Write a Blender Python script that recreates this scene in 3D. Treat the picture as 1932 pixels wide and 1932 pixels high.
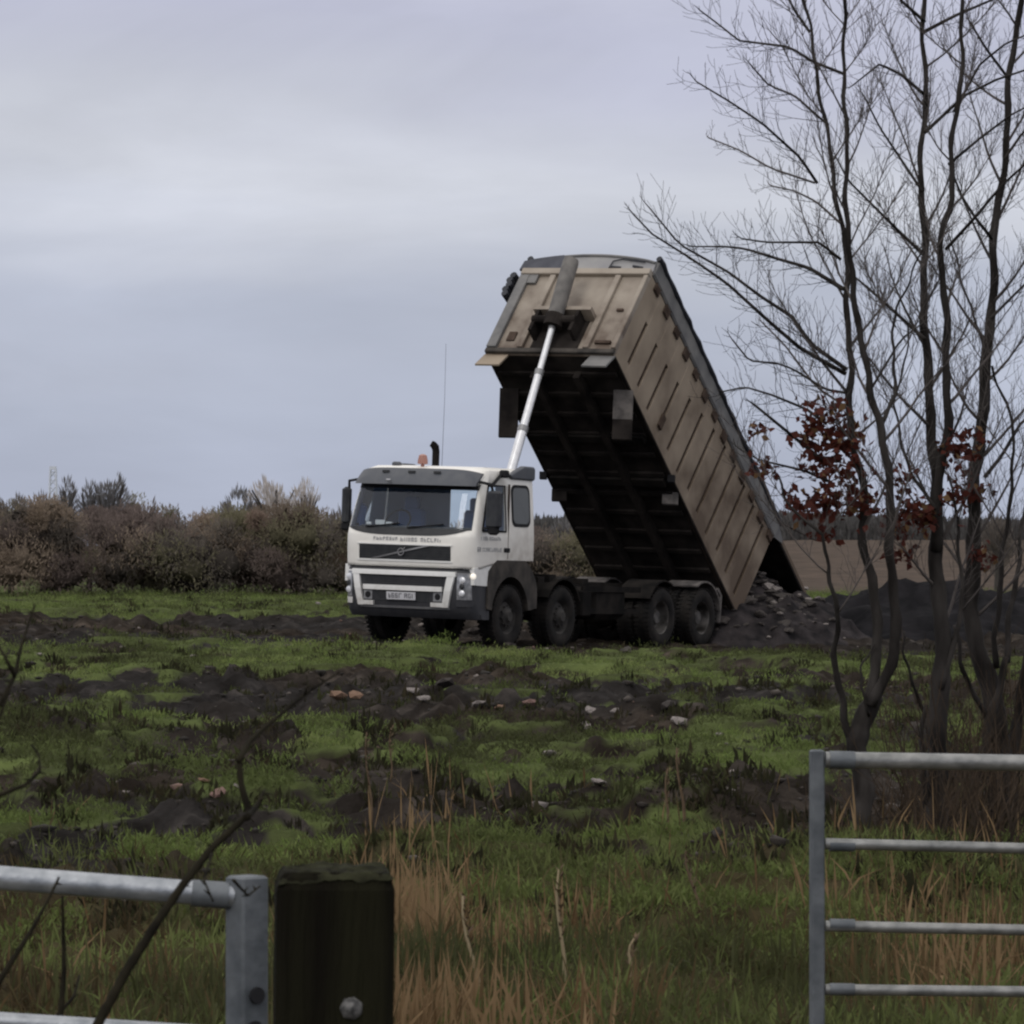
import bpy, math, random
import numpy as np
from mathutils import Vector, Matrix

for o in list(bpy.data.objects):
    bpy.data.objects.remove(o)
random.seed(7)
RNG = np.random.default_rng(11)
SC = bpy.context.scene
COL = SC.collection

# ------------------------------------------------------------------ camera
EYE, FPX, HOR = 1.7, 4920.0, 542.0          # eye height, focal length and horizon row of a 1024 px picture
cam = bpy.data.cameras.new('camera')
cam_o = bpy.data.objects.new('camera', cam)
COL.objects.link(cam_o)
cam.sensor_width = 36
cam.lens = FPX / 1024 * 36
cam.clip_start, cam.clip_end = 0.5, 6000
cam_o.location = (0, 0, EYE)
cam_o.rotation_euler = (math.pi / 2 + math.atan((HOR - 512) / FPX), 0, 0)
cam.dof.use_dof = True
cam.dof.focus_distance = 78
cam.dof.aperture_fstop = 42
SC.camera = cam_o
SC.render.engine = 'CYCLES'
SC.cycles.use_denoising = True
SC.cycles.filter_width = 2.3
SC.cycles.max_bounces = 6
SC.cycles.transparent_max_bounces = 12

# ------------------------------------------------------------------ sky, sun, exposure
SUN_AZ, SUN_EL = math.radians(208), math.radians(38)      # azimuth clockwise from +Y: behind the camera, to its left
w = bpy.data.worlds.new('World')
SC.world = w
w.use_nodes = True
nt = w.node_tree
nt.nodes.clear()
N = nt.nodes.new
out = N('ShaderNodeOutputWorld')
mixs = N('ShaderNodeMixShader'); mixs.inputs[0].default_value = 0.93
bg1 = N('ShaderNodeBackground'); bg1.inputs[1].default_value = 0.06
bg2 = N('ShaderNodeBackground'); bg2.inputs[1].default_value = 1.0
sky = N('ShaderNodeTexSky'); sky.sky_type = 'NISHITA'; sky.sun_disc = False
sky.sun_elevation, sky.sun_rotation = SUN_EL, SUN_AZ
tc = N('ShaderNodeTexCoord')
sep = N('ShaderNodeSeparateXYZ')
mp = N('ShaderNodeMapping'); mp.inputs['Scale'].default_value = (4.5, 4.5, 24)
nz = N('ShaderNodeTexNoise'); nz.inputs['Scale'].default_value = 1.0; nz.inputs['Detail'].default_value = 4; nz.inputs['Roughness'].default_value = 0.5
ma = N('ShaderNodeMath'); ma.operation = 'MULTIPLY_ADD'; ma.inputs[1].default_value = 0.085
mb = N('ShaderNodeMath'); mb.operation = 'SUBTRACT'; mb.inputs[1].default_value = 0.0425
ramp = N('ShaderNodeValToRGB')
L = nt.links.new
L(tc.outputs['Generated'], sep.inputs[0])
L(tc.outputs['Generated'], mp.inputs[0])
L(mp.outputs[0], nz.inputs['Vector'])
L(nz.outputs[0], ma.inputs[0]); L(sep.outputs[2], ma.inputs[2])
L(ma.outputs[0], mb.inputs[0]); L(mb.outputs[0], ramp.inputs[0])
cr = ramp.color_ramp
cr.elements[0].position = 0.0; cr.elements[0].color = (0.385, 0.42, 0.53, 1)
cr.elements[1].position = 1.0; cr.elements[1].color = (1.09, 1.06, 1.03, 1)
for p, c in ((0.025, (0.385, 0.42, 0.525)), (0.05, (0.425, 0.455, 0.555)), (0.076, (0.56, 0.577, 0.645)), (0.092, (0.51, 0.525, 0.605)), (0.115, (0.46, 0.47, 0.585)), (0.3, (0.655, 0.65, 0.69))):
    e = cr.elements.new(p); e.color = (*c, 1)
mp2 = N('ShaderNodeMapping'); mp2.inputs['Scale'].default_value = (8, 8, 30); mp2.inputs['Location'].default_value = (3.3, 1.2, 0.4)
nz2 = N('ShaderNodeTexNoise'); nz2.inputs['Scale'].default_value = 1.0; nz2.inputs['Detail'].default_value = 6; nz2.inputs['Roughness'].default_value = 0.55; nz2.inputs['Distortion'].default_value = 0.4
mr2 = N('ShaderNodeMapRange'); mr2.inputs[1].default_value = 0.3; mr2.inputs[2].default_value = 0.7; mr2.inputs[3].default_value = 0.87; mr2.inputs[4].default_value = 1.10
mul = N('ShaderNodeVectorMath'); mul.operation = 'SCALE'
L(tc.outputs['Generated'], mp2.inputs[0]); L(mp2.outputs[0], nz2.inputs['Vector']); L(nz2.outputs[0], mr2.inputs[0])
L(ramp.outputs[0], mul.inputs[0]); L(mr2.outputs[0], mul.inputs['Scale']); L(mul.outputs[0], bg2.inputs[0]); L(sky.outputs[0], bg1.inputs[0])
L(bg1.outputs[0], mixs.inputs[1]); L(bg2.outputs[0], mixs.inputs[2]); L(mixs.outputs[0], out.inputs[0])

sun = bpy.data.lights.new('sun', 'SUN')
sun.energy = 0.7; sun.angle = math.radians(25); sun.color = (1.0, 0.96, 0.9)
sun_o = bpy.data.objects.new('sun', sun); COL.objects.link(sun_o)
sd = Vector((math.sin(SUN_AZ) * math.cos(SUN_EL), math.cos(SUN_AZ) * math.cos(SUN_EL), math.sin(SUN_EL)))
sun_o.rotation_euler = (-sd).to_track_quat('-Z', 'Y').to_euler()
SC.view_settings.view_transform = 'Standard'
SC.view_settings.look = 'None'
SC.view_settings.exposure = 0.22
SC.view_settings.gamma = 1.0
SC.view_settings.use_curve_mapping = False

# ------------------------------------------------------------------ helpers
def at(px, py, Y):
    """a point at depth Y metres, from a place in the 1932 px wide view of the photograph"""
    k = 1024 / 1932
    return np.array([(px * k - 512) / FPX * Y, Y, EYE + (HOR - py * k) / FPX * Y])

def hash2(ix, iy, seed):
    h = (ix.astype(np.int64) * 374761393 + iy.astype(np.int64) * 668265263 + seed * 974634541) & 0x7fffffff
    h = ((h ^ (h >> 13)) * 1274126177) & 0x7fffffff
    return ((h ^ (h >> 16)) & 0xffff) / 65535.0

def vnoise(x, y, seed=0):
    ix, iy = np.floor(x), np.floor(y)
    fx, fy = x - ix, y - iy
    fx = fx * fx * (3 - 2 * fx); fy = fy * fy * (3 - 2 * fy)
    a = hash2(ix, iy, seed); b = hash2(ix + 1, iy, seed); c = hash2(ix, iy + 1, seed); d = hash2(ix + 1, iy + 1, seed)
    return (a * (1 - fx) + b * fx) * (1 - fy) + (c * (1 - fx) + d * fx) * fy

def fbm(x, y, seed=0, n=3):
    s, amp, tot = 0, 1.0, 0
    for i in range(n):
        s = s + amp * vnoise(x * 2 ** i, y * 2 ** i, seed + i * 17); tot += amp; amp *= 0.5
    return s / tot

def sstep(a, b, x):
    t = np.clip((x - a) / (b - a), 0, 1)
    return t * t * (3 - 2 * t)

class MB:
    """collects shapes and links them as one mesh object; tf maps the collected points into the parent's space"""
    def __init__(s, tf=None):
        s.v, s.f, s.tf = [], [], tf
    def add(s, v, f):
        n = len(s.v)
        s.v.extend([tuple(map(float, p)) for p in v]); s.f.extend([tuple(i + n for i in q) for q in f])
        return s
    def box(s, x0, x1, y0, y1, z0, z1, bev=0.0):
        if bev <= 0:
            v = [(x, y, z) for z in (z0, z1) for y in (y0, y1) for x in (x0, x1)]
            return s.add(v, [(0, 2, 3, 1), (4, 5, 7, 6), (0, 1, 5, 4), (2, 6, 7, 3), (0, 4, 6, 2), (1, 3, 7, 5)])
        lay = []
        for z, i in ((z0, bev), (z0 + bev, 0), (z1 - bev, 0), (z1, bev)):
            b = bev + i
            X0, X1, Y0, Y1 = x0 + i, x1 - i, y0 + i, y1 - i
            c = bev
            lay.append([(X0 + c, Y0, z), (X1 - c, Y0, z), (X1, Y0 + c, z), (X1, Y1 - c, z), (X1 - c, Y1, z), (X0 + c, Y1, z), (X0, Y1 - c, z), (X0, Y0 + c, z)])
        return s.loft(lay)
    def loft(s, rings, closed=True, caps=True):
        n = len(rings[0]); v = [p for r in rings for p in r]; f = []
        for i in range(len(rings) - 1):
            for j in range(n if closed else n - 1):
                k = (j + 1) % n
                f.append((i * n + j, i * n + k, (i + 1) * n + k, (i + 1) * n + j))
        if caps and closed:
            f.append(tuple(range(n))[::-1]); f.append(tuple((len(rings) - 1) * n + j for j in range(n)))
        return s.add(v, f)
    def tube(s, pts, rad, n=8, caps=True):
        pts = [Vector(p) for p in pts]
        if not hasattr(rad, '__len__'): rad = [rad] * len(pts)
        rings = []; up = None
        for i, p in enumerate(pts):
            t = (pts[min(i + 1, len(pts) - 1)] - pts[max(i - 1, 0)])
            t = t.normalized() if t.length > 1e-9 else Vector((0, 0, 1))
            if up is None:
                up = Vector((0, 0, 1)) if abs(t.z) < 0.9 else Vector((1, 0, 0))
            a = t.cross(up)
            if a.length < 1e-6: a = t.orthogonal()
            a.normalize(); b = a.cross(t).normalized(); up = b
            rings.append([p + (a * math.cos(2 * math.pi * k / n) + b * math.sin(2 * math.pi * k / n)) * rad[i] for k in range(n)])
        return s.loft(rings, True, caps)
    def prism(s, poly, axis, a0, a1):
        """poly: 2-D points in the two other axes; extruded along axis from a0 to a1"""
        n = len(poly)
        def mk(a):
            if axis == 'x': return [(a, p[0], p[1]) for p in poly]
            if axis == 'y': return [(p[0], a, p[1]) for p in poly]
            return [(p[0], p[1], a) for p in poly]
        return s.loft([mk(a0), mk(a1)])
    def lathe_x(s, prof, cx, cy, cz, n=32):
        """prof: (x, r) outline turned about the x axis"""
        rings = []
        for k in range(n):
            t = 2 * math.pi * k / n
            rings.append([(cx + x, cy + r * math.cos(t), cz + r * math.sin(t)) for x, r in prof])
        m = len(prof); v = [p for r in rings for p in r]; f = []
        for k in range(n):
            q = (k + 1) % n
            for j in range(m - 1):
                f.append((k * m + j, k * m + j + 1, q * m + j + 1, q * m + j))
        return s.add(v, f)
    def build(s, name, mat, parent=None, smooth=None):
        me = bpy.data.meshes.new(name)
        v = s.v if s.tf is None else [s.tf(*p) for p in s.v]
        me.from_pydata(v, [], s.f)
        me.validate(); me.update()
        o = bpy.data.objects.new(name, me); COL.objects.link(o)
        if mat: me.materials.append(mat)
        if parent: o.parent = parent
        import bmesh
        bm = bmesh.new(); bm.from_mesh(me); bmesh.ops.recalc_face_normals(bm, faces=bm.faces); bm.to_mesh(me); bm.free()
        if smooth:
            for p in me.polygons: p.use_smooth = True
            if smooth != 180:
                try: me.set_sharp_from_angle(angle=math.radians(smooth))
                except Exception: pass
        return o

def mesh_np(name, verts, quads, mat, parent=None, cols=None, smooth=False, tris=None):
    """fast mesh from numpy arrays; cols: RGB per vertex"""
    me = bpy.data.meshes.new(name)
    nv = len(verts); me.vertices.add(nv); me.vertices.foreach_set('co', verts.astype(np.float32).ravel())
    k = quads.shape[1]; nf = len(quads)
    me.loops.add(nf * k); me.loops.foreach_set('vertex_index', quads.astype(np.int32).ravel())
    me.polygons.add(nf)
    me.polygons.foreach_set('loop_start', np.arange(nf, dtype=np.int32) * k)
    me.polygons.foreach_set('loop_total', np.full(nf, k, np.int32))
    if smooth: me.polygons.foreach_set('use_smooth', np.ones(nf, bool))
    me.update(calc_edges=True)
    if cols is not None:
        at_ = me.attributes.new('tone', 'FLOAT_COLOR', 'POINT')
        at_.data.foreach_set('color', np.concatenate([cols, np.ones((nv, 1))], 1).astype(np.float32).ravel())
    o = bpy.data.objects.new(name, me); COL.objects.link(o)
    me.materials.append(mat)
    if parent: o.parent = parent
    return o

def empty(name, loc=(0, 0, 0)):
    o = bpy.data.objects.new(name, None); COL.objects.link(o); o.location = loc
    o.empty_display_size = 0.3
    return o

def tag(o, label=None, cat=None, group=None, kind=None):
    if label: o['label'] = label
    if cat: o['category'] = cat
    if group: o['group'] = group
    if kind: o['kind'] = kind
    return o

# ------------------------------------------------------------------ materials
def mat(name, col, rough=0.6, metal=0.0, col2=None, scale=6.0, bump=0.0, attr=None, spec=0.4, detail=4, lo=0.35, hi=0.65, stretch=None, bscale=None, trans=0.0):
    m = bpy.data.materials.new(name); m.use_nodes = True
    t = m.node_tree; b = t.nodes['Principled BSDF']
    b.inputs['Roughness'].default_value = rough; b.inputs['Metallic'].default_value = metal
    b.inputs['Specular IOR Level'].default_value = spec
    b.inputs['Base Color'].default_value = (*col, 1)
    src = None
    if attr:
        a = t.nodes.new('ShaderNodeAttribute'); a.attribute_name = attr; src = a.outputs['Color']
    if col2 is not None or bump:
        c = t.nodes.new('ShaderNodeTexCoord'); vec = c.outputs['Object']
        if stretch:
            q = t.nodes.new('ShaderNodeMapping'); q.inputs['Scale'].default_value = stretch
            t.links.new(vec, q.inputs[0]); vec = q.outputs[0]
        n = t.nodes.new('ShaderNodeTexNoise'); n.inputs['Scale'].default_value = scale; n.inputs['Detail'].default_value = detail
        t.links.new(vec, n.inputs['Vector'])
        if col2 is not None:
            r = t.nodes.new('ShaderNodeValToRGB')
            r.color_ramp.elements[0].position = lo; r.color_ramp.elements[1].position = hi
            r.color_ramp.elements[0].color = (*col, 1); r.color_ramp.elements[1].color = (*col2, 1)
            t.links.new(n.outputs[0], r.inputs[0])
            if src is None: src = r.outputs[0]
            else:
                x = t.nodes.new('ShaderNodeMixRGB'); x.blend_type = 'MULTIPLY'; x.inputs[0].default_value = 1
                t.links.new(src, x.inputs[1]); t.links.new(r.outputs[0], x.inputs[2]); src = x.outputs[0]
        if bump:
            n2 = n
            if bscale:
                n2 = t.nodes.new('ShaderNodeTexNoise'); n2.inputs['Scale'].default_value = bscale; n2.inputs['Detail'].default_value = 5
                t.links.new(vec, n2.inputs['Vector'])
            bp = t.nodes.new('ShaderNodeBump'); bp.inputs['Strength'].default_value = bump; bp.inputs['Distance'].default_value = 0.02
            t.links.new(n2.outputs[0], bp.inputs['Height']); t.links.new(bp.outputs[0], b.inputs['Normal'])
    if src is not None: t.links.new(src, b.inputs['Base Color'])
    if trans:
        tr = t.nodes.new('ShaderNodeBsdfTranslucent'); mx = t.nodes.new('ShaderNodeMixShader'); mx.inputs[0].default_value = trans
        if src is not None: t.links.new(src, tr.inputs[0])
        else: tr.inputs[0].default_value = (*col, 1)
        t.links.new(b.outputs[0], mx.inputs[1]); t.links.new(tr.outputs[0], mx.inputs[2]); t.links.new(mx.outputs[0], t.nodes['Material Output'].inputs[0])
    return m

def dirty_paint(name, clean, dirt, z_lo, z_hi, y_lo, y_hi, base=0.08, rough=0.45, scale=5, streak=None):
    """paint with road dirt that thickens towards the bottom (z) and the back (y) of the thing, broken up by noise"""
    m = bpy.data.materials.new(name); m.use_nodes = True
    t = m.node_tree; b = t.nodes['Principled BSDF']; nn = t.nodes.new; lk = t.links.new
    c = nn('ShaderNodeTexCoord'); s = nn('ShaderNodeSeparateXYZ'); lk(c.outputs['Object'], s.inputs[0])
    def rng(sock, a, d):
        r = nn('ShaderNodeMapRange'); r.inputs[1].default_value = a; r.inputs[2].default_value = d; r.inputs[3].default_value = 0; r.inputs[4].default_value = 1
        lk(sock, r.inputs[0]); return r.outputs[0]
    fz = rng(s.outputs[2], z_hi, z_lo); fy = rng(s.outputs[1], y_lo, y_hi)
    mm = nn('ShaderNodeMath'); mm.operation = 'MULTIPLY'; lk(fz, mm.inputs[0]); lk(fy, mm.inputs[1])
    mp_ = nn('ShaderNodeMapping'); mp_.inputs['Scale'].default_value = streak or (1, 1, 1); lk(c.outputs['Object'], mp_.inputs[0])
    n = nn('ShaderNodeTexNoise'); n.inputs['Scale'].default_value = scale; n.inputs['Detail'].default_value = 6; lk(mp_.outputs[0], n.inputs['Vector'])
    n1 = rng(n.outputs[0], 0.3, 0.75)
    a = nn('ShaderNodeMath'); a.operation = 'MULTIPLY_ADD'; a.inputs[1].default_value = 1.2; lk(mm.outputs[0], a.inputs[0])
    bb = nn('ShaderNodeMath'); bb.operation = 'MULTIPLY'; bb.inputs[1].default_value = base + 0.25; lk(n1, bb.inputs[0]); lk(bb.outputs[0], a.inputs[2])
    a2 = nn('ShaderNodeMath'); a2.operation = 'MULTIPLY'; lk(a.outputs[0], a2.inputs[0])
    n3 = nn('ShaderNodeMath'); n3.operation = 'MULTIPLY_ADD'; n3.inputs[1].default_value = 0.7; n3.inputs[2].default_value = 0.45; lk(n1, n3.inputs[0]); lk(n3.outputs[0], a2.inputs[1]); a2.use_clamp = True
    x = nn('ShaderNodeMixRGB'); x.inputs[1].default_value = (*clean, 1); x.inputs[2].default_value = (*dirt, 1); lk(a2.outputs[0], x.inputs[0])
    lk(x.outputs[0], b.inputs['Base Color']); b.inputs['Roughness'].default_value = rough
    b.inputs['Specular IOR Level'].default_value = 0.4
    return m

M_WHITE = dirty_paint('white_cab_paint', (0.84, 0.82, 0.77), (0.30, 0.255, 0.21), 1.0, 2.3, 0.3, 2.5, -0.12, 0.35)
M_WHITE2 = dirty_paint('white_bumper_paint', (0.82, 0.82, 0.80), (0.28, 0.24, 0.20), 0.35, 1.05, -2.0, 1.2, -0.10, 0.4, 9)
M_DKPLAST = mat('dark_bumper_plastic', (0.030, 0.031, 0.036), 0.6, col2=(0.042, 0.042, 0.046), scale=8)
M_VISOR = mat('grey_visor_plastic', (0.060, 0.066, 0.080), 0.45, col2=(0.085, 0.09, 0.10), scale=4)
M_MIRROR = mat('charcoal_mirror_shell', (0.03, 0.032, 0.038), 0.5, col2=(0.05, 0.052, 0.056), scale=6, spec=0.2)
M_GRILLE = mat('black_grille', (0.022, 0.024, 0.027), 0.5, col2=(0.035, 0.036, 0.038), scale=10)
M_GREYTRIM = mat('grey_trim', (0.22, 0.22, 0.23), 0.4, 0.3, col2=(0.28, 0.28, 0.28), scale=9)
M_TYRE = mat('muddy_tyre_rubber', (0.009, 0.0088, 0.009), 0.9, col2=(0.024, 0.021, 0.019), scale=5, bump=0.3, spec=0.2)
M_RIM = mat('muddy_wheel_rim', (0.014, 0.013, 0.013), 0.8, 0.0, col2=(0.042, 0.038, 0.034), scale=7)
M_RIM2 = mat('pale_rear_rim', (0.15, 0.14, 0.13), 0.5, 0.3, col2=(0.03, 0.027, 0.024), scale=5)
M_CHASSIS = mat('dirty_chassis', (0.0085, 0.0082, 0.008), 0.85, col2=(0.023, 0.020, 0.018), scale=3, bump=0.3, spec=0.06)
M_ARCH = mat('brown_dirty_arch', (0.020, 0.0175, 0.0155), 0.8, col2=(0.062, 0.053, 0.045), scale=4)
M_BODY = dirty_paint('tan_dirty_steel', (0.330, 0.270, 0.205), (0.105, 0.074, 0.050), 0.3, 6.5, -6.0, 9.0, 0.22, 0.7, 1.6, (1, .8, .8))
M_BODY2 = dirty_paint('tan_headboard_paint', (0.36, 0.315, 0.262), (0.115, 0.085, 0.065), 4.3, 6.6, -12.0, -6.0, 0.15, 0.6, 2.6)
M_GROOVE = mat('groove_dirt_and_shade', (0.05, 0.036, 0.029), 0.95, col2=(0.085, 0.062, 0.05), scale=6, spec=0.06)  # on the body joints, rib shadow lines are put into this dirt brown
M_UNDER = mat('black_underbody', (0.013, 0.011, 0.0105), 0.95, spec=0.1, col2=(0.034, 0.029, 0.026), scale=2.5)
M_RAIL = mat('grey_top_rail', (0.105, 0.105, 0.108), 0.55, col2=(0.18, 0.175, 0.17), scale=3)
M_TARP = mat('black_rolled_sheet', (0.014, 0.016, 0.024), 0.6, col2=(0.03, 0.032, 0.04), scale=8)
M_ARCHBOARD = mat('grey_sheet_front', (0.21, 0.21, 0.225), 0.55, col2=(0.30, 0.295, 0.29), scale=1.5)
M_CHROME = mat('ram_chrome', (0.80, 0.81, 0.83), 0.28, 0.35, col2=(0.70, 0.70, 0.72), scale=12)
M_COVER = mat('ram_cover_grey', (0.11, 0.105, 0.10), 0.7, col2=(0.17, 0.16, 0.15), scale=6)
M_RUBBER = mat('black_rubber', (0.016, 0.016, 0.018), 0.8, spec=0.2)
M_FLAP = mat('grey_mud_flap', (0.075, 0.07, 0.068), 0.8, col2=(0.17, 0.155, 0.145), scale=5, spec=0.06)
M_LETTER = mat('faded_grey_lettering', (0.36, 0.36, 0.37), 0.6)
M_PLATE = mat('number_plate_white', (0.55, 0.55, 0.57), 0.4)
M_LENS = mat('headlamp_lens', (0.26, 0.265, 0.28), 0.2, 0.4, col2=(0.46, 0.46, 0.48), scale=14)
M_AMBER = mat('amber_beacon', (0.38, 0.19, 0.15), 0.25)
M_SEAT = mat('dark_blue_seat_cloth', (0.06, 0.11, 0.24), 0.9)
M_LINING = mat('cab_lining_grey', (0.36, 0.42, 0.53), 0.9)
M_PAPER = mat('white_paper', (0.75, 0.75, 0.76), 0.8)
M_TINT = mat('grey_tinted_pane', (0.075, 0.08, 0.078), 0.25, spec=0.5)

def glass_mat(name, tint):
    m = bpy.data.materials.new(name); m.use_nodes = True
    t = m.node_tree; t.nodes.remove(t.nodes['Principled BSDF']); o = t.nodes['Material Output']
    a = t.nodes.new('ShaderNodeBsdfTransparent'); a.inputs[0].default_value = (*tint, 1)
    g = t.nodes.new('ShaderNodeBsdfGlossy'); g.inputs['Roughness'].default_value = 0.04; g.inputs[0].default_value = (0.9, 0.93, 1, 1)
    f = t.nodes.new('ShaderNodeFresnel'); f.inputs[0].default_value = 1.5
    x = t.nodes.new('ShaderNodeMixShader')
    t.links.new(f.outputs[0], x.inputs[0]); t.links.new(a.outputs[0], x.inputs[1]); t.links.new(g.outputs[0], x.inputs[2]); t.links.new(x.outputs[0], o.inputs[0])
    return m
M_GLASS = glass_mat('windscreen_glass', (0.86, 0.92, 0.94))
M_LAMP = bpy.data.materials.new('lit_side_lamp'); M_LAMP.use_nodes = True
_b = M_LAMP.node_tree.nodes['Principled BSDF']; _b.inputs['Base Color'].default_value = (0.9, 0.85, 0.75, 1)
_b.inputs['Emission Color'].default_value = (1, 0.93, 0.82, 1); _b.inputs['Emission Strength'].default_value = 0.5

# ------------------------------------------------------------------ ground
TX, TY, TZ = -1.82, 80.0, 0.04              # where the truck stands
ROLL, YAW = math.radians(1.95), math.radians(29)

def ground_base(x, y):
    x = np.asarray(x, float); y = np.asarray(y, float)
    wgt = np.exp(-((y - 83) / 16.0) ** 2)
    xs = np.clip(x - TX, -4.5, 9)
    z = -0.034 * xs * wgt
    # land beyond the field on the right climbs slowly to a brown rise
    z = z + 1.75 * sstep(150, 330, y) * sstep(2.0, 9.0, x * 150 / np.maximum(y, 1))
    z = z + 0.25 * sstep(175, 600, y)
    return z

def bands(x, y):
    """how bare the soil is, 0 grass .. 1 mud"""
    b = 0.40 + 0 * y
    b = b + 0.62 * sstep(71.0, 74.5, y) * (1 - sstep(90, 96, y)) * sstep(-12.5, -5, x - (y - 80) * 0.0)
    b = b + 0.55 * sstep(72.5, 76, y) * (1 - sstep(84, 88, y)) * (1 - sstep(-9, -4, x))
    b = b - 0.16 * sstep(57, 60, y) * (1 - sstep(69, 72, y))
    b = b + 0.24 * sstep(41, 44, y) * (1 - sstep(55, 58, y)) * sstep(-6.5, -2.5, x)
    b = b + 0.16 * sstep(48, 52, y) * (1 - sstep(57, 60, y)) * (1 - sstep(-4.5, -2.5, x))
    b = b + 0.22 * sstep(32, 34, y) * (1 - sstep(37, 39, y)) * (1 - sstep(-2.8, -1.2, x))
    b = b + 0.17 * sstep(25, 28, y) * (1 - sstep(31, 33, y))
    b = b - 0.05 * sstep(33, 35, y) * (1 - sstep(40, 43, y)) * sstep(-1.5, 0, x)
    b = b - 0.12 * sstep(96, 102, y)
    b = b + 0.7 * np.exp(-((y - 78.5) / 6.2) ** 6) * np.exp(-((x - 1.2) / 5.0) ** 4)
    return b

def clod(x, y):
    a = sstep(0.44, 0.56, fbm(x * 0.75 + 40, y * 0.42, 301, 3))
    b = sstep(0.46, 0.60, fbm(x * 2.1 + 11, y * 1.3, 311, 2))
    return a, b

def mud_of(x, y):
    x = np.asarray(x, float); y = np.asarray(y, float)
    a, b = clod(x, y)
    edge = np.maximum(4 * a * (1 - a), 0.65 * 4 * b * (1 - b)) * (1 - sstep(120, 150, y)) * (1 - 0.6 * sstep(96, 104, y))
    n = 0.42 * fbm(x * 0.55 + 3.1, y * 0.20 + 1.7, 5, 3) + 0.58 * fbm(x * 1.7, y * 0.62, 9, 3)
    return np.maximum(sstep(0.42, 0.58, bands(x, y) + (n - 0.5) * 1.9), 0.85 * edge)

def relief(x, y):
    x = np.asarray(x, float); y = np.asarray(y, float)
    m = mud_of(x, y)
    near = 1 - sstep(110, 170, y)
    a = (fbm(x * 0.22, y * 0.22, 21, 3) - 0.5) * 0.30
    c = np.abs(fbm(x * 1.4, y * 1.1, 31, 3) - 0.5) * 2
    d = fbm(x * 4.2, y * 3.6, 41, 3) - 0.5
    amp = 0.6 + 0.6 * m
    tr = np.exp(-((y - 80) / 8.5) ** 4) * np.exp(-((x - 1.5) / 7.0) ** 2)
    ca, cb = clod(x, y)
    e = (fbm(x * 11, y * 9, 51, 2) - 0.5) * (0.02 + 0.05 * m) * (1 - sstep(60, 90, y))
    z = e + a * (1 - 0.9 * tr) + (0.125 * ca + 0.085 * cb) * (1 - 0.85 * tr) + (0.10 * (0.5 - c) + (0.09 + 0.16 * m) * d) * amp * (1 - 0.75 * tr) - 0.06 * m * (1 - tr)
    return z * near

def ground_z(x, y):
    return ground_base(x, y) + relief(x, y)

def build_ground():
    r1 = np.array([0.0, 3, 6, 9, 11, 13, 14.5])
    r2 = 15.5 * np.exp(np.linspace(0, math.log(170 / 15.5), 860))
    r3 = np.array([180, 195, 215, 240, 270, 300, 340, 400, 500, 700, 1000, 1500])
    R = np.concatenate([r1[1:], r2, r3])
    a = np.concatenate([np.radians(np.linspace(-180, -10.0, 26)[:-1]), np.radians(np.linspace(-9.6, 9.6, 290)), np.radians(np.linspace(10.0, 180, 26)[1:-1])])
    nr, na = len(R), len(a)
    RR, AA = np.meshgrid(R, a, indexing='ij')
    X = RR * np.sin(AA); Y = RR * np.cos(AA)
    Z = ground_z(X, Y)
    fine = (np.abs(AA) < math.radians(9.7)) & (RR > 15)
    Z = np.where(fine, Z, ground_base(X, Y) + 0.5 * (Z - ground_base(X, Y)))
    v = np.concatenate([[[0, 0, 0]], np.stack([X, Y, Z], -1).reshape(-1, 3)])
    i, j = np.meshgrid(np.arange(nr - 1), np.arange(na), indexing='ij')
    k = (j + 1) % na
    q = np.stack([1 + i * na + j, 1 + i * na + k, 1 + (i + 1) * na + k, 1 + (i + 1) * na + j], -1).reshape(-1, 4)
    j0 = np.arange(na); t0 = np.stack([np.zeros(na, int), 1 + (j0 + 1) % na, 1 + j0, 1 + j0], -1)
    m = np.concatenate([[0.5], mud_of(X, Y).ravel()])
    far = np.concatenate([[0], (sstep(150, 175, Y) * sstep(0.015, 0.04, X / np.maximum(Y, 1))).ravel()])
    nearb = np.concatenate([[1], (1 - sstep(21, 27, RR)).ravel()])
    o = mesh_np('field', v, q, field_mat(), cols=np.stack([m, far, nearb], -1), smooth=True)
    tag(o, kind='structure')
    return o

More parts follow.
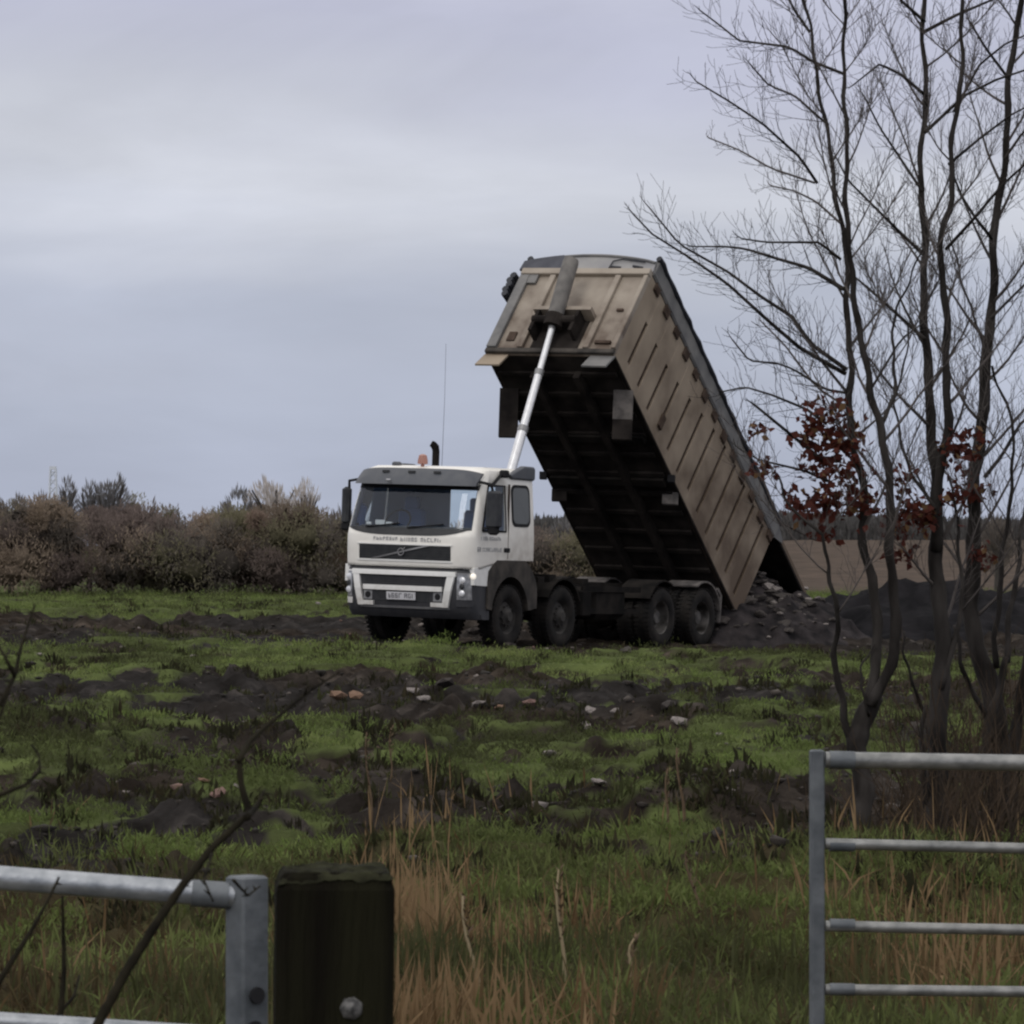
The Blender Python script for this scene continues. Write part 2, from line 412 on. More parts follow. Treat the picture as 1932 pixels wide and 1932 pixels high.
def field_mat():
    m = bpy.data.materials.new('field_soil_and_moss'); m.use_nodes = True
    t = m.node_tree; b = t.nodes['Principled BSDF']; nn = t.nodes.new; lk = t.links.new
    a = nn('ShaderNodeAttribute'); a.attribute_name = 'tone'
    s = nn('ShaderNodeSeparateColor'); lk(a.outputs['Color'], s.inputs[0])
    c = nn('ShaderNodeTexCoord')
    def noise(sc, det=5):
        n = nn('ShaderNodeTexNoise'); n.inputs['Scale'].default_value = sc; n.inputs['Detail'].default_value = det
        lk(c.outputs['Object'], n.inputs['Vector']); return n.outputs[0]
    def rampn(sock, stops):
        r = nn('ShaderNodeValToRGB'); r.color_ramp.elements[0].position = stops[0][0]; r.color_ramp.elements[0].color = (*stops[0][1], 1)
        r.color_ramp.elements[1].position = stops[-1][0]; r.color_ramp.elements[1].color = (*stops[-1][1], 1)
        for p, q in stops[1:-1]:
            e = r.color_ramp.elements.new(p); e.color = (*q, 1)
        lk(sock, r.inputs[0]); return r.outputs[0]
    def mixc(f, x, y):
        n = nn('ShaderNodeMixRGB'); lk(f, n.inputs[0]); lk(x, n.inputs[1]); lk(y, n.inputs[2]); return n.outputs[0]
    green = rampn(noise(1.3), [(0.3, (0.040, 0.044, 0.020)), (0.5, (0.068, 0.084, 0.031)), (0.7, (0.105, 0.132, 0.045))])
    mud = rampn(noise(3.0, 8), [(0.32, (0.014, 0.0105, 0.008)), (0.5, (0.028, 0.022, 0.0175)), (0.64, (0.050, 0.040, 0.032)), (0.76, (0.085, 0.068, 0.055))])
    mud2 = rampn(noise(3.0, 8), [(0.32, (0.013, 0.0115, 0.0105)), (0.55, (0.026, 0.0235, 0.0225)), (0.74, (0.062, 0.055, 0.051))])
    sel = nn('ShaderNodeMapRange'); sel.inputs[1].default_value = 0.42; sel.inputs[2].default_value = 0.58; lk(noise(0.11, 2), sel.inputs[0])
    mud = mixc(sel.outputs[0], mud2, mud)
    litter = rampn(noise(2.0, 6), [(0.3, (0.035, 0.028, 0.016)), (0.55, (0.06, 0.05, 0.026)), (0.75, (0.05, 0.065, 0.024))])
    brown = rampn(noise(0.9, 9), [(0.34, (0.062, 0.050, 0.041)), (0.5, (0.086, 0.067, 0.054)), (0.66, (0.112, 0.085, 0.068))])
    # ragged edge between grass and soil
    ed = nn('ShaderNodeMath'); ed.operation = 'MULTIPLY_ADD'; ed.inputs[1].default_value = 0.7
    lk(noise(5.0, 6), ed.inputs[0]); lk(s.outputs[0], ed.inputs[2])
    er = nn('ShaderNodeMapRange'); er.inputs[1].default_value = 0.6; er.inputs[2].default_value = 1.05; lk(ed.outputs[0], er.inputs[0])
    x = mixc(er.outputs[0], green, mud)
    x = mixc(s.outputs[2], x, litter)
    x = mixc(s.outputs[1], x, brown)
    lk(x, b.inputs['Base Color']); b.inputs['Roughness'].default_value = 1.0; b.inputs['Specular IOR Level'].default_value = 0.03
    bp = nn('ShaderNodeBump'); bp.inputs['Strength'].default_value = 0.9; bp.inputs['Distance'].default_value = 0.07
    lk(noise(9.0, 8), bp.inputs['Height']); lk(bp.outputs[0], b.inputs['Normal'])
    return m
build_ground()

# ------------------------------------------------------------------ the truck
RT = Matrix.Rotation(ROLL, 4, 'Y') @ Matrix.Rotation(-YAW, 4, 'Z')
truck = empty('tipper_truck')
truck.matrix_world = Matrix.Translation((TX, TY, TZ)) @ RT
tag(truck, 'white four axle tipper truck with its tan body raised, tipping a load onto the field', 'truck')

def truck_xyz(x, y, z):
    return Matrix.Translation((TX, TY, TZ)) @ RT @ Vector((x, y, z))

# ---- cab.  x to the truck's left (seen) side, y rearward from the bumper, z up
ZL = [1.26, 1.31, 1.44, 1.60, 1.76, 1.88, 2.12, 2.37, 2.62, 2.80, 2.87, 2.915, 2.93]
YF = [.03, .02, .01, 0.0, 0.0, .03, .115, .205, .30, .38, .44, .56, .95]
HW = [1.22, 1.22, 1.22, 1.22, 1.22, 1.215, 1.20, 1.18, 1.16, 1.145, 1.12, 1.03, 0.75]
CR, BOW = 0.30, 0.05
def yf(z): return float(np.interp(z, ZL, YF))
def hw(z): return float(np.interp(z, ZL, HW))
def yfront(x, z, off=0.0):
    h, f = hw(z) + off, yf(z) - off
    r = CR + off; xc = h - r; ax = abs(x)
    if ax <= xc: return f + BOW * (ax / xc) ** 2
    return f + BOW + r - math.sqrt(max(r * r - min(ax - xc, r) ** 2, 0))
def half(z):
    h, f = hw(z), yf(z); r = CR; xc = h - r
    p = [(0, 2.25), (0.43, 2.25), (h - 0.07, 2.25), (h, 2.18), (h, 2.02), (h, 1.46), (h, 1.2), (h, max(0.44, f + BOW + r + 0.03))]
    for k in range(0, 6):
        t = math.radians(18 * k)
        p.append((xc + r * math.cos(t), f + BOW + r - r * math.sin(t)))
    p += [(xc * 0.6, f + BOW * 0.36), (xc * 0.3, f + BOW * 0.09), (0, f)]
    return p
def ring(z, i):
    p = half(z)
    full = p + [(-x, 1.42 if abs(y - 1.2) < 1e-6 else y) for x, y in p[1:-1]][::-1]
    o = []
    for x, y in full:
        zz = z
        if i == 0: zz = 1.26 + 0.15 * float(sstep(0.35, 1.1, y))
        if i == 1: zz = 1.31 + 0.115 * float(sstep(0.35, 1.1, y))
        if i == 2: zz = 1.44 + 0.02 * float(sstep(0.35, 1.1, y))
        if z > 2.86: zz = z - 0.02 * (1 - float(sstep(0.4, 0.9, y)))
        o.append((x, y, zz))
    return o
def build_cab():
    rings = [ring(z, i) for i, z in enumerate(ZL)]
    n = len(rings[0]); nh = len(half(2.0))
    v = [p for r in rings for p in r]; f = []
    holes = {'windscreen': [], 'door_window': [], 'rear_window': []}
    for i in range(len(rings) - 1):
        for j in range(n):
            k = (j + 1) % n
            q = (i * n + j, i * n + k, (i + 1) * n + k, (i + 1) * n + j)
            jj = j if j < nh - 1 else n - 1 - j
            if 5 <= i <= 7:
                if jj >= 10: holes['windscreen'].append(q); continue
                if jj == 6: holes['door_window'].append((q, j)); continue
                if jj == 0: holes['rear_window'].append(q); continue
            f.append(q)
    f.append(tuple((len(rings) - 1) * n + j for j in range(n)))
    m = MB().add(v, f)
    cab = m.build('cab', M_WHITE, truck, smooth=28)
    cab.data.materials.append(M_LINING)
    so = cab.modifiers.new('skin', 'SOLIDIFY'); so.thickness = 0.03; so.offset = -1; so.material_offset = 1; so.material_offset_rim = 0
    def pane(name, quads):
        idx = sorted({i for q in quads for i in q}); mp_ = {a: b for b, a in enumerate(idx)}
        c = np.mean([v[i] for i in idx], 0)
        vv = [tuple(np.array(v[i]) * 0.996 + np.array([0, 1.1, 2.2]) * 0.004) for i in idx]
        return MB().add(vv, [tuple(mp_[i] for i in q) for q in quads]).build(name, M_GLASS, cab, smooth=180)
    pane('windscreen', holes['windscreen'])
    pane('door_window', [q for q, j in holes['door_window'] if j < nh])
    pane('door_window', [q for q, j in holes['door_window'] if j >= nh])
    pane('rear_window', holes['rear_window'])
    return cab
cab = build_cab()

def fpatch(name, xs, zf, m, off=0.012, thick=0.03, parent=None, nz=3, surf=yfront, smooth=30, mbuild=None):
    """slab lying on the rounded front: xs sample places, zf(x) -> (z0, z1)"""
    fr, bk = [], []
    for x in xs:
        z0, z1 = zf(x)
        for k in range(nz):
            z = z0 + (z1 - z0) * k / (nz - 1)
            y = surf(x, z)
            fr.append((x, y - off, z)); bk.append((x, y - off + thick, z))
    n, N_ = nz, len(xs) * nz
    f = []
    for i in range(len(xs) - 1):
        for k in range(nz - 1):
            a = i * n + k
            f.append((a, a + 1, a + n + 1, a + n)); f.append((N_ + a, N_ + a + n, N_ + a + n + 1, N_ + a + 1))
        a = i * n; f.append((a, a + n, N_ + a + n, N_ + a)); a = i * n + nz - 1; f.append((a, N_ + a, N_ + a + n, a + n))
    for k in range(nz - 1):
        a = k; f.append((a, N_ + a, N_ + a + 1, a + 1)); a = (len(xs) - 1) * n + k; f.append((a, a + 1, N_ + a + 1, N_ + a))
    mbx = mbuild or MB()
    mbx.add(fr + bk, f)
    if mbuild is not None: return mbx
    return mbx.build(name, m, parent or cab, smooth=smooth)

lin = np.linspace
XW = lin(-1.10, 1.10, 23)
# black scuttle under the glass, its lower edge dipping in the middle
fpatch('scuttle_panel', lin(-1.13, 1.13, 25), lambda x: (1.775 + 0.10 * abs(x / 1.1) ** 4, 1.90), M_GRILLE, 0.010, 0.03)
# upper and side frame of the glass
fpatch('windscreen_header', lin(-1.12, 1.12, 25), lambda x: (2.535, 2.63), M_RUBBER, 0.006, 0.025)
# sun visor, wrapping round both corners
def vis_surf(x, z): return yfront(x * 0.985, z) - 0.05 - 0.10 * float(sstep(2.86, 2.60, z))
fpatch('sun_visor', lin(-1.135, 1.135, 31), lambda x: (2.60, 2.875 - 0.03 * abs(x) ** 6), M_VISOR, 0.03, 0.05, surf=vis_surf, nz=5)
for x in (-0.55, -0.05, 0.42):
    mb_ = MB().box(x - 0.06, x + 0.06, vis_surf(x, 2.8) - 0.055, vis_surf(x, 2.8) - 0.02, 2.79, 2.83); mb_.build('marker_lamp', M_GRILLE, cab)
mb_ = MB(); mb_.tube([(-0.42, 0.10, 2.665), (-0.34, 0.10, 2.665)], 0.02, 8); mb_.build('marker_lamp', M_LENS, cab)
# front grille with slats and the diagonal badge bar
fpatch('grille', lin(-0.86, 0.86, 15), lambda x: (1.375, 1.615), M_GRILLE, 0.004, 0.03)
for k in range(5):
    z = 1.40 + k * 0.045
    fpatch('grille_slat', lin(-0.84, 0.84, 9), lambda x, z=z: (z, z + 0.018), M_GRILLE, 0.014, 0.015, nz=2)
for z0, z1 in ((1.345, 1.375), (1.615, 1.635)):
    fpatch('grille_surround', lin(-0.89, 0.89, 15), lambda x, a=z0, b=z1: (a, b), M_WHITE2, 0.016, 0.03, nz=2)
nb = MB()
bx0, bz0, bx1, bz1 = -0.56, 1.385, 0.44, 1.61
v = []
for t in lin(0, 1, 8):
    x = bx0 + (bx1 - bx0) * t; z = bz0 + (bz1 - bz0) * t; y = yfront(x, z)
    v += [(x - 0.06, y - 0.03, z), (x + 0.06, y - 0.03, z), (x + 0.06, y - 0.01, z), (x - 0.06, y - 0.01, z)]
nb.loft([v[i:i + 4] for i in range(0, 32, 4)])
nb.build('badge_bar', M_GREYTRIM, cab)
nb = MB()
for k in range(20):
    a0, a1 = 2 * math.pi * k / 20, 2 * math.pi * (k + 1) / 20
    y = yfront(0, 1.5) - 0.035
    nb.tube([(0.055 * math.cos(a0) - 0.03, y, 1.50 + 0.055 * math.sin(a0)), (0.055 * math.cos(a1) - 0.03, y, 1.50 + 0.055 * math.sin(a1))], 0.012, 5, False)
nb.tube([(0.01, y, 1.54), (0.045, y, 1.575)], 0.01, 5)
nb.build('badge_ring', M_GREYTRIM, cab, smooth=180)

def scribble(mbx, place, x0, x1, z0, z1, seed):
    """worn signwriting: upright strokes and short crossbars that fill a word's place"""
    r = random.Random(seed); x = x0
    while x < x1 - 0.015:
        wd = r.uniform(0.035, 0.055); h = z1 - z0
        st = [(x, x + 0.013, z0, z1)]
        if r.random() < 0.7: st.append((x + wd - 0.013, x + wd, z0, z1 if r.random() < 0.5 else z0 + h * 0.6))
        for q in (0.0, 0.45, 0.85):
            if r.random() < 0.55: st.append((x, x + wd, z0 + h * q, z0 + h * q + 0.014))
        for a, b, c, d in st: place(mbx, a, min(b, x1), c, d)
        x += wd + 0.02
def place_front(mbx, a, b, c, d): fpatch(None, [a, b], lambda x: (c, d), None, 0.006, 0.02, nz=2, mbuild=mbx)
for a, b, z0, z1, sd_ in ((-0.58, -0.12, 1.685, 1.735, 1), (-0.06, 0.27, 1.675, 1.735, 2), (0.32, 0.70, 1.675, 1.735, 3)):
    nb = MB(); scribble(nb, place_front, a, b, z0, z1, sd_); nb.build('lettering', M_LETTER, cab)
def place_side(mbx, a, b, c, d):
    x = hw((c + d) / 2)
    mbx.box(x - 0.01, x + 0.004, a, b, c, d)
for a, b, z0, z1, sd_ in ((0.40, 0.62, 1.73, 1.79, 5), (0.68, 1.05, 1.735, 1.785, 6), (0.30, 0.42, 1.545, 1.62, 7), (0.46, 1.12, 1.55, 1.61, 8)):
    nb = MB(); scribble(nb, place_side, a, b, z0, z1, sd_); nb.build('lettering', M_LETTER, cab)
# wipers
for x0, x1 in ((-0.75, -0.10), (0.05, 0.70)):
    nb = MB(); nb.tube([(x0, yfront(x0, 1.9) - 0.03, 1.90), (x0 + 0.3, yfront(x0 + .3, 1.92) - 0.03, 1.925), (x1, yfront(x1, 1.96) - 0.03, 1.965)], 0.014, 6); nb.build('wiper', M_RUBBER, cab)
# door: outline seams, frame of the window, handle
nb = MB()
for y0, y1, z0, z1 in ((1.30, 1.312, 1.44, 2.66),):
    nb.box(hw(2) - 0.02, hw(1.6) + 0.003, y0, y1, z0, z1)
nb.build('door_seam', M_GROOVE, cab)
nb = MB(); nb.box(1.20, 1.236, 1.17, 1.36, 1.545, 1.62, 0.01); nb.build('door_handle', M_RUBBER, cab)
def side_poly(pts, rounds=0.0): return pts
def rrect(y0, y1, z0, z1, r, n=5):
    p = []
    for cy, cz, a in ((y1 - r, z1 - r, 0), (y0 + r, z1 - r, 90), (y0 + r, z0 + r, 180), (y1 - r, z0 + r, 270)):
        for k in range(n): t = math.radians(a + 90 * k / (n - 1)); p.append((cy + r * math.cos(t), cz + r * math.sin(t)))
    return p
def side_slab(poly, inset, out_, sgn=1):
    m = MB(); n = len(poly)
    a = [(sgn * (hw(z) - inset), y, z) for y, z in poly]; b = [(sgn * (hw(z) + out_), y, z) for y, z in poly]
    m.loft([a, b]); return m
for sg in (1, -1):
    o = side_slab(rrect(1.43, 2.06, 1.97, 2.66, 0.13), 0.01, 0.008, sg).build('side_window_seal', M_RUBBER, cab)
    o = side_slab(rrect(1.48, 2.01, 2.02, 2.61, 0.10), 0.01, 0.012, sg).build('side_window', M_TINT, cab)
# door window frame (dark), leaving the glass open
nb = MB()
def fr(pts, r=0.022):
    nb.tube([(hw(z) + 0.0, y, z) for y, z in pts], r, 6)
fr([(0.44, 1.885), (1.22, 1.885), (1.22, 2.63), (0.68, 2.63), (0.44, 1.885)])
nb.build('door_window_frame', M_RUBBER, cab)
# interior: seats, dash, wheel, papers
for x in (-0.62, 0.62):
    nb = MB(); nb.box(x - 0.25, x + 0.25, 1.25, 1.40, 1.45, 2.22, 0.05); nb.box(x - 0.14, x + 0.14, 1.27, 1.37, 2.2, 2.42, 0.03); nb.box(x - 0.26, x + 0.26, 0.75, 1.3, 1.35, 1.52, 0.05); nb.build('seat', M_SEAT, cab)
MB().box(-1.12, 1.12, 0.40, 0.78, 1.5, 1.93, 0.04).build('dashboard', M_VISOR, cab)
MB().box(-1.14, 1.14, 0.45, 2.2, 1.28, 1.33).build('cab_floor', M_LINING, cab)
nb = MB()
for k in range(16):
    a0, a1 = 2 * math.pi * k / 16, 2 * math.pi * (k + 1) / 16
    P_ = lambda a: (-0.6 + 0.23 * math.cos(a), 0.82 + 0.12 * math.sin(a), 2.0 + 0.19 * math.sin(a))
    nb.tube([P_(a0), P_(a1)], 0.018, 5, False)
nb.build('steering_wheel', M_RUBBER, cab)
for x, y, s_ in ((-0.85, 0.30, 0.05), (-0.62, 0.27, 0.09), (-0.45, 0.27, 0.06)):
    MB().box(x - s_, x + s_, y, y + 0.03, 1.93, 1.93 + s_ * 0.9, 0.008).build('paper', M_PAPER, cab)
# A pillar trim, roof panel, air deflector at the back edge
nb = MB(); nb.prism([(1.30, 2.80), (1.85, 2.975), (2.18, 2.97), (2.22, 2.93), (2.22, 2.76), (2.18, 2.74), (1.45, 2.75)], 'x', 1.08, 1.19)
o = nb.build('air_deflector', M_VISOR, cab); bv = o.modifiers.new('b', 'BEVEL'); bv.width = 0.03; bv.segments = 3
nb = MB(); nb.prism([(1.30, 2.80), (1.85, 2.975), (2.18, 2.97), (2.22, 2.93), (2.22, 2.76), (2.18, 2.74), (1.45, 2.75)], 'x', -1.19, -1.08)
o = nb.build('air_deflector', M_VISOR, cab); bv = o.modifiers.new('b', 'BEVEL'); bv.width = 0.03; bv.segments = 3
nb = MB(); nb.box(1.16, 1.30, 1.02, 1.14, 2.76, 2.89, 0.02); nb.tube([(1.2, 1.05, 2.83), (1.2, 0.75, 2.63), (1.22, 0.66, 2.62)], 0.028, 6); nb.tube([(1.2, 1.1, 2.83), (1.17, 1.4, 2.80)], 0.02, 6)
nb.build('mirror_arm', M_RUBBER, cab)
# mirrors both sides
for sg in (1, -1):
    mx0, mx1 = (1.27, 1.53) if sg > 0 else (1.32, 1.46)
    nb = MB(); nb.box(min(sg * mx0, sg * mx1), max(sg * mx0, sg * mx1), 0.40, 0.56, 1.93, 2.54, 0.04)
    mo = nb.build('mirror', M_MIRROR, cab)
    nb = MB(); nb.tube([(sg * 1.36, 0.5, 2.5), (sg * 1.34, 0.46, 2.64), (sg * 1.10, 0.46, 2.68)], 0.025, 6); nb.tube([(sg * 1.36, 0.5, 2.0), (sg * 1.30, 0.47, 1.93), (sg * 1.14, 0.47, 1.93)], 0.022, 6); nb.build('mirror_bracket', M_RUBBER, mo)
    nb = MB(); nb.box(min(sg * 1.30, sg * 1.48), max(sg * 1.30, sg * 1.48), 0.44, 0.55, 1.82, 1.965, 0.03); nb.build('wide_angle_mirror', M_RUBBER, mo)
# beacon, exhaust stack, aerial, horn on the roof
bz = 2.9
nb = MB(); nb.lathe_x([(0, 0)], 0, 0, 0, 3)
nb = MB(); nb.tube([(-0.05, 0.62, bz - 0.02), (-0.05, 0.62, bz + 0.04), (-0.05, 0.62, bz + 0.05), (-0.05, 0.62, bz + 0.10), (-0.05, 0.62, bz + 0.19), (-0.05, 0.62, bz + 0.21)], [0.03, 0.03, 0.085, 0.085, 0.065, 0.03], 14)
nb.build('beacon', M_AMBER, cab, smooth=40)
nb = MB(); nb.tube([(-0.86, 2.45, 0.9), (-0.86, 2.45, 3.20), (-0.87, 2.44, 3.27), (-0.90, 2.42, 3.31), (-0.93, 2.40, 3.33)], [0.062, 0.062, 0.066, 0.06, 0.05], 14)
nb.build('exhaust_stack', M_CHASSIS, cab, smooth=60)
nb = MB(); nb.tube([(-0.02, 1.2, 2.9), (-0.01, 1.2, 4.0), (-0.02, 1.2, 4.95)], [0.004, 0.003, 0.0025], 5); nb.build('whip_aerial', M_RUBBER, cab)
MB().box(-0.72, -0.60, 0.75, 0.9, 2.9, 2.98, 0.02).build('roof_hatch_catch', M_VISOR, cab)

# ---- bumper: dark volume with a white frame, lamps, plate
bump = None
ZB = [0.44, 0.52, 0.62, 0.90, 1.20, 1.245]
YB = [0.16, 0.08, 0.03, 0.0, 0.01, 0.05]
def yb(x, z):
    h = 1.20; f = float(np.interp(z, ZB, YB)); r = 0.34; xc = h - r; ax = abs(x)
    if ax <= xc: return f + 0.05 * (ax / xc) ** 2
    return f + 0.05 + r - math.sqrt(max(r * r - min(ax - xc, r) ** 2, 0))
def bring(z):
    xs = [1.2] + [1.2 - 0.34 + 0.34 * math.cos(math.radians(t)) for t in (15, 35, 55, 75, 90)] + [0.5, 0]
    p = [(1.2, 0.78), (1.2, 0.5)] + [(x, yb(x, z)) for x in xs]
    return [(x, y, z) for x, y in p + [(-x, y) for x, y in p[:-1]][::-1]]
nb = MB(); nb.loft([bring(z) for z in ZB])
bump = nb.build('bumper', M_DKPLAST, truck, smooth=35)
fp = lambda name, xs, zf, m, off=0.03, th=0.04, nz_=3: fpatch(name, xs, zf, m, off, th, parent=bump, nz=nz_, surf=yb)
fp('bumper_bar', lin(-0.97, 0.97, 21), lambda x: (1.125, 1.205), M_WHITE2, 0.05, 0.07)
fp('bumper_bar', lin(-0.74, 0.74, 15), lambda x: (0.875, 0.955), M_WHITE2, 0.04, 0.06)
for sg in (1, -1):
    v = []
    rings = []
    for z in lin(0.62, 1.165, 7):
        t = (z - 0.62) / 0.585
        a, b = sorted((sg * (0.735 + 0.105 * t), sg * (0.845 + 0.125 * t)))
        rings.append([(a, yb(a, z) - 0.045, z), (b, yb(b, z) - 0.045, z), (b, yb(b, z) + 0.02, z), (a, yb(a, z) + 0.02, z)])
    MB().loft(rings).build('bumper_upright', M_WHITE2, bump)
    a, b = sorted((sg * 0.54, sg * 0.76))
    fp('bumper_corner', lin(a, b, 4), lambda x: (0.625, 0.695), M_WHITE2, 0.042, 0.05)
    # headlamp cluster
    xs = sorted((sg * 0.985, sg * 1.165))
    o = fp('headlamp', lin(xs[0], xs[1], 6), lambda x: (0.755, 1.165 - 0.0 * x), M_LENS, 0.012, 0.04, 5)
    for zz, rr in ((1.07, 0.055), (0.97, 0.045), (0.86, 0.05)):
        x = sg * 1.06; y = yb(x, zz) - 0.018
        MB().tube([(x, y + 0.01, zz), (x + sg * 0.004, y - 0.012, zz), (x + sg * 0.004, y - 0.02, zz)], [rr, rr, rr * 0.6], 12).build('lamp_reflector', M_CHROME if zz != 0.97 else M_GRILLE, o, smooth=40)
    xs = sorted((sg * 0.975, sg * 1.175))
    fp('headlamp_bezel', lin(xs[0], xs[1], 6), lambda x: (1.165, 1.19), M_GREYTRIM if sg > 0 else M_WHITE2, 0.02, 0.04, 2)
    fp('headlamp_bezel', lin(xs[0], xs[1], 6), lambda x: (0.64, 0.74), M_DKPLAST if sg > 0 else M_WHITE2, 0.02, 0.04, 2)
    x = sg * 0.655
    MB().tube([(x, yb(x, .79) - 0.012, 0.79), (x, yb(x, .79) - 0.03, 0.79)], [0.055, 0.045], 14).build('fog_lamp', M_RUBBER, bump)
    MB().box(x - 0.08, x + 0.08, yb(x, .79) - 0.014, yb(x, .79) + 0.02, 0.715, 0.86).build('fog_lamp_bezel', M_GREYTRIM, bump)
o = MB(); o.tube([(1.185, 0.23, 1.14), (1.212, 0.215, 1.14), (1.222, 0.21, 1.14)], [0.05, 0.048, 0.03], 12); o.build('side_lamp', M_LAMP, bump, smooth=60)
for z in (0.985, 1.02, 1.055, 1.09):
    fp('grille_slat', lin(-0.72, 0.74, 9), lambda x, z=z: (z, z + 0.015), M_GRILLE, 0.014, 0.02, 2)
fp('lower_valance', lin(-0.82, 0.86, 13), lambda x: (0.585, 0.622), M_GREYTRIM, 0.02, 0.03, 2)
fp('lower_grille', lin(-0.5, 0.5, 5), lambda x: (0.70, 0.86), M_GRILLE, 0.006, 0.03, 2)
pl = fp('number_plate', lin(-0.27, 0.27, 5), lambda x: (0.725, 0.85), M_PLATE, 0.05, 0.02, 2)
nb = MB()
def place_plate(mbx, a, b, c, d): fpatch(None, [a, b], lambda x: (c, d), None, 0.054, 0.01, nz=2, mbuild=mbx, surf=yb)
M_PCH = mat('plate_black', (0.12, 0.12, 0.13), 0.5)
scribble(nb, place_plate, -0.23, 0.02, 0.75, 0.825, 21); nb.build('plate_lettering', M_PCH, pl)
nb = MB(); scribble(nb, place_plate, 0.07, 0.23, 0.75, 0.825, 22); nb.build('plate_lettering', M_PCH, pl)

# ---- white step panel and the brown wheel arch on each side
for sg in (1, -1):
    xs = sorted((sg * 1.0, sg * 1.215))
    MB().prism([(0.22, 1.00), (0.70, 0.985), (1.02, 1.345), (0.22, 1.275)], 'x', *xs).build('step_panel', M_WHITE2, cab)
    nb = MB(); inner, outer = [], []
    for k in range(19):
        t = math.radians(172 - k * 164 / 18)
        c_, s_ = math.cos(t), math.sin(t)
        inner.append((1.42 + 0.62 * c_, 0.51 + 0.64 * s_))
        q = min(0.95 / max(abs(c_), 1e-6) * (0.80 if c_ < 0 else 0.95), 0.905 / max(s_, 1e-6)); q = min(q, 1.03)
        outer.append((1.42 + q * c_, 0.51 + q * s_))
    xo = sg * 1.235; xi = sg * 0.85
    rings = [[(xo, *a), (xo, *b), (xi, *b), (xi, *a)] for a, b in zip(inner, outer)]
    nb.loft(rings); nb.build('wheel_arch', M_ARCH, truck)

# ---- wheels
AX = [1.42, 3.25, 6.93, 8.50]
def tyre_profile(wd, R_=0.51, ri=0.29):
    h = wd / 2
    return [(-h * 0.8, ri), (-h, ri + 0.05), (-h, R_ - 0.09), (-h * 0.93, R_ - 0.03), (-h * 0.75, R_), (-h * 0.1, R_), (-h * 0.1, R_ - 0.012), (h * 0.1, R_ - 0.012), (h * 0.1, R_), (h * 0.75, R_), (h * 0.93, R_ - 0.03), (h, R_ - 0.09), (h, ri + 0.05), (h * 0.8, ri)]
def make_wheel(kind, sg):
    m = MB()
    m.lathe_x(tyre_profile(0.31), 0, 0, 0, 36)
    for k in range(40):                                   # tread lugs
        t = 2 * math.pi * k / 40
        for x in (-0.10, 0.10):
            c_, s_ = math.cos(t), math.sin(t); c2_, s2_ = math.cos(t + 0.09), math.sin(t + 0.09)
            a0, a1 = 0.505, 0.525
            m.add([(x - 0.045, a0 * c_, a0 * s_), (x + 0.045, a0 * c_, a0 * s_), (x + 0.045, a0 * c2_, a0 * s2_), (x - 0.045, a0 * c2_, a0 * s2_),
                   (x - 0.045, a1 * c_, a1 * s_), (x + 0.045, a1 * c_, a1 * s_), (x + 0.045, a1 * c2_, a1 * s2_), (x - 0.045, a1 * c2_, a1 * s2_)],
                  [(4, 5, 6, 7), (0, 1, 5, 4), (2, 3, 7, 6), (1, 2, 6, 5), (3, 0, 4, 7)])
    wh = m.build('wheel', M_TYRE, truck, smooth=35)
    r = MB()
    if kind == 'front':
        r.lathe_x([(sg * 0.125, 0.30), (sg * 0.10, 0.275), (sg * 0.05, 0.25), (sg * 0.09, 0.17), (sg * 0.13, 0.15), (sg * 0.15, 0.10), (sg * 0.18, 0.08), (sg * 0.18, 0.0)], 0, 0, 0, 28)
        for k in range(10):
            t = 2 * math.pi * k / 10
            r.tube([(sg * 0.09, 0.168 * math.cos(t), 0.168 * math.sin(t)), (sg * 0.125, 0.168 * math.cos(t), 0.168 * math.sin(t))], 0.017, 6)
    else:
        r.lathe_x([(sg * 0.13, 0.305), (sg * 0.11, 0.28), (sg * 0.0, 0.265), (-sg * 0.06, 0.25), (-sg * 0.08, 0.16), (sg * 0.0, 0.14), (sg * 0.05, 0.11), (sg * 0.05, 0.0)], 0, 0, 0, 28)
    r.build('rim', M_RIM if kind == 'front' else M_RIM2, wh, smooth=35)
    return wh
protos = {}
def wheel_at(kind, sg, x, y):
    key = (kind, sg)
    if key not in protos:
        o = protos[key] = make_wheel(kind, sg)
    else:
        p = protos[key]; o = p.copy(); COL.objects.link(o)
        for ch in p.children:
            c_ = ch.copy(); COL.objects.link(c_); c_.parent = o
    o.parent = truck; o.location = (x, y, 0.50); o.rotation_euler = (random.uniform(0, 6.28), 0, 0)
    return o
for i, a in enumerate(AX):
    for sg in (1, -1):
        if i < 2: wheel_at('front', sg, sg * 1.06, a)
        else:
            wheel_at('rear', sg, sg * 1.06, a); wheel_at('rear', sg, sg * 0.72, a)

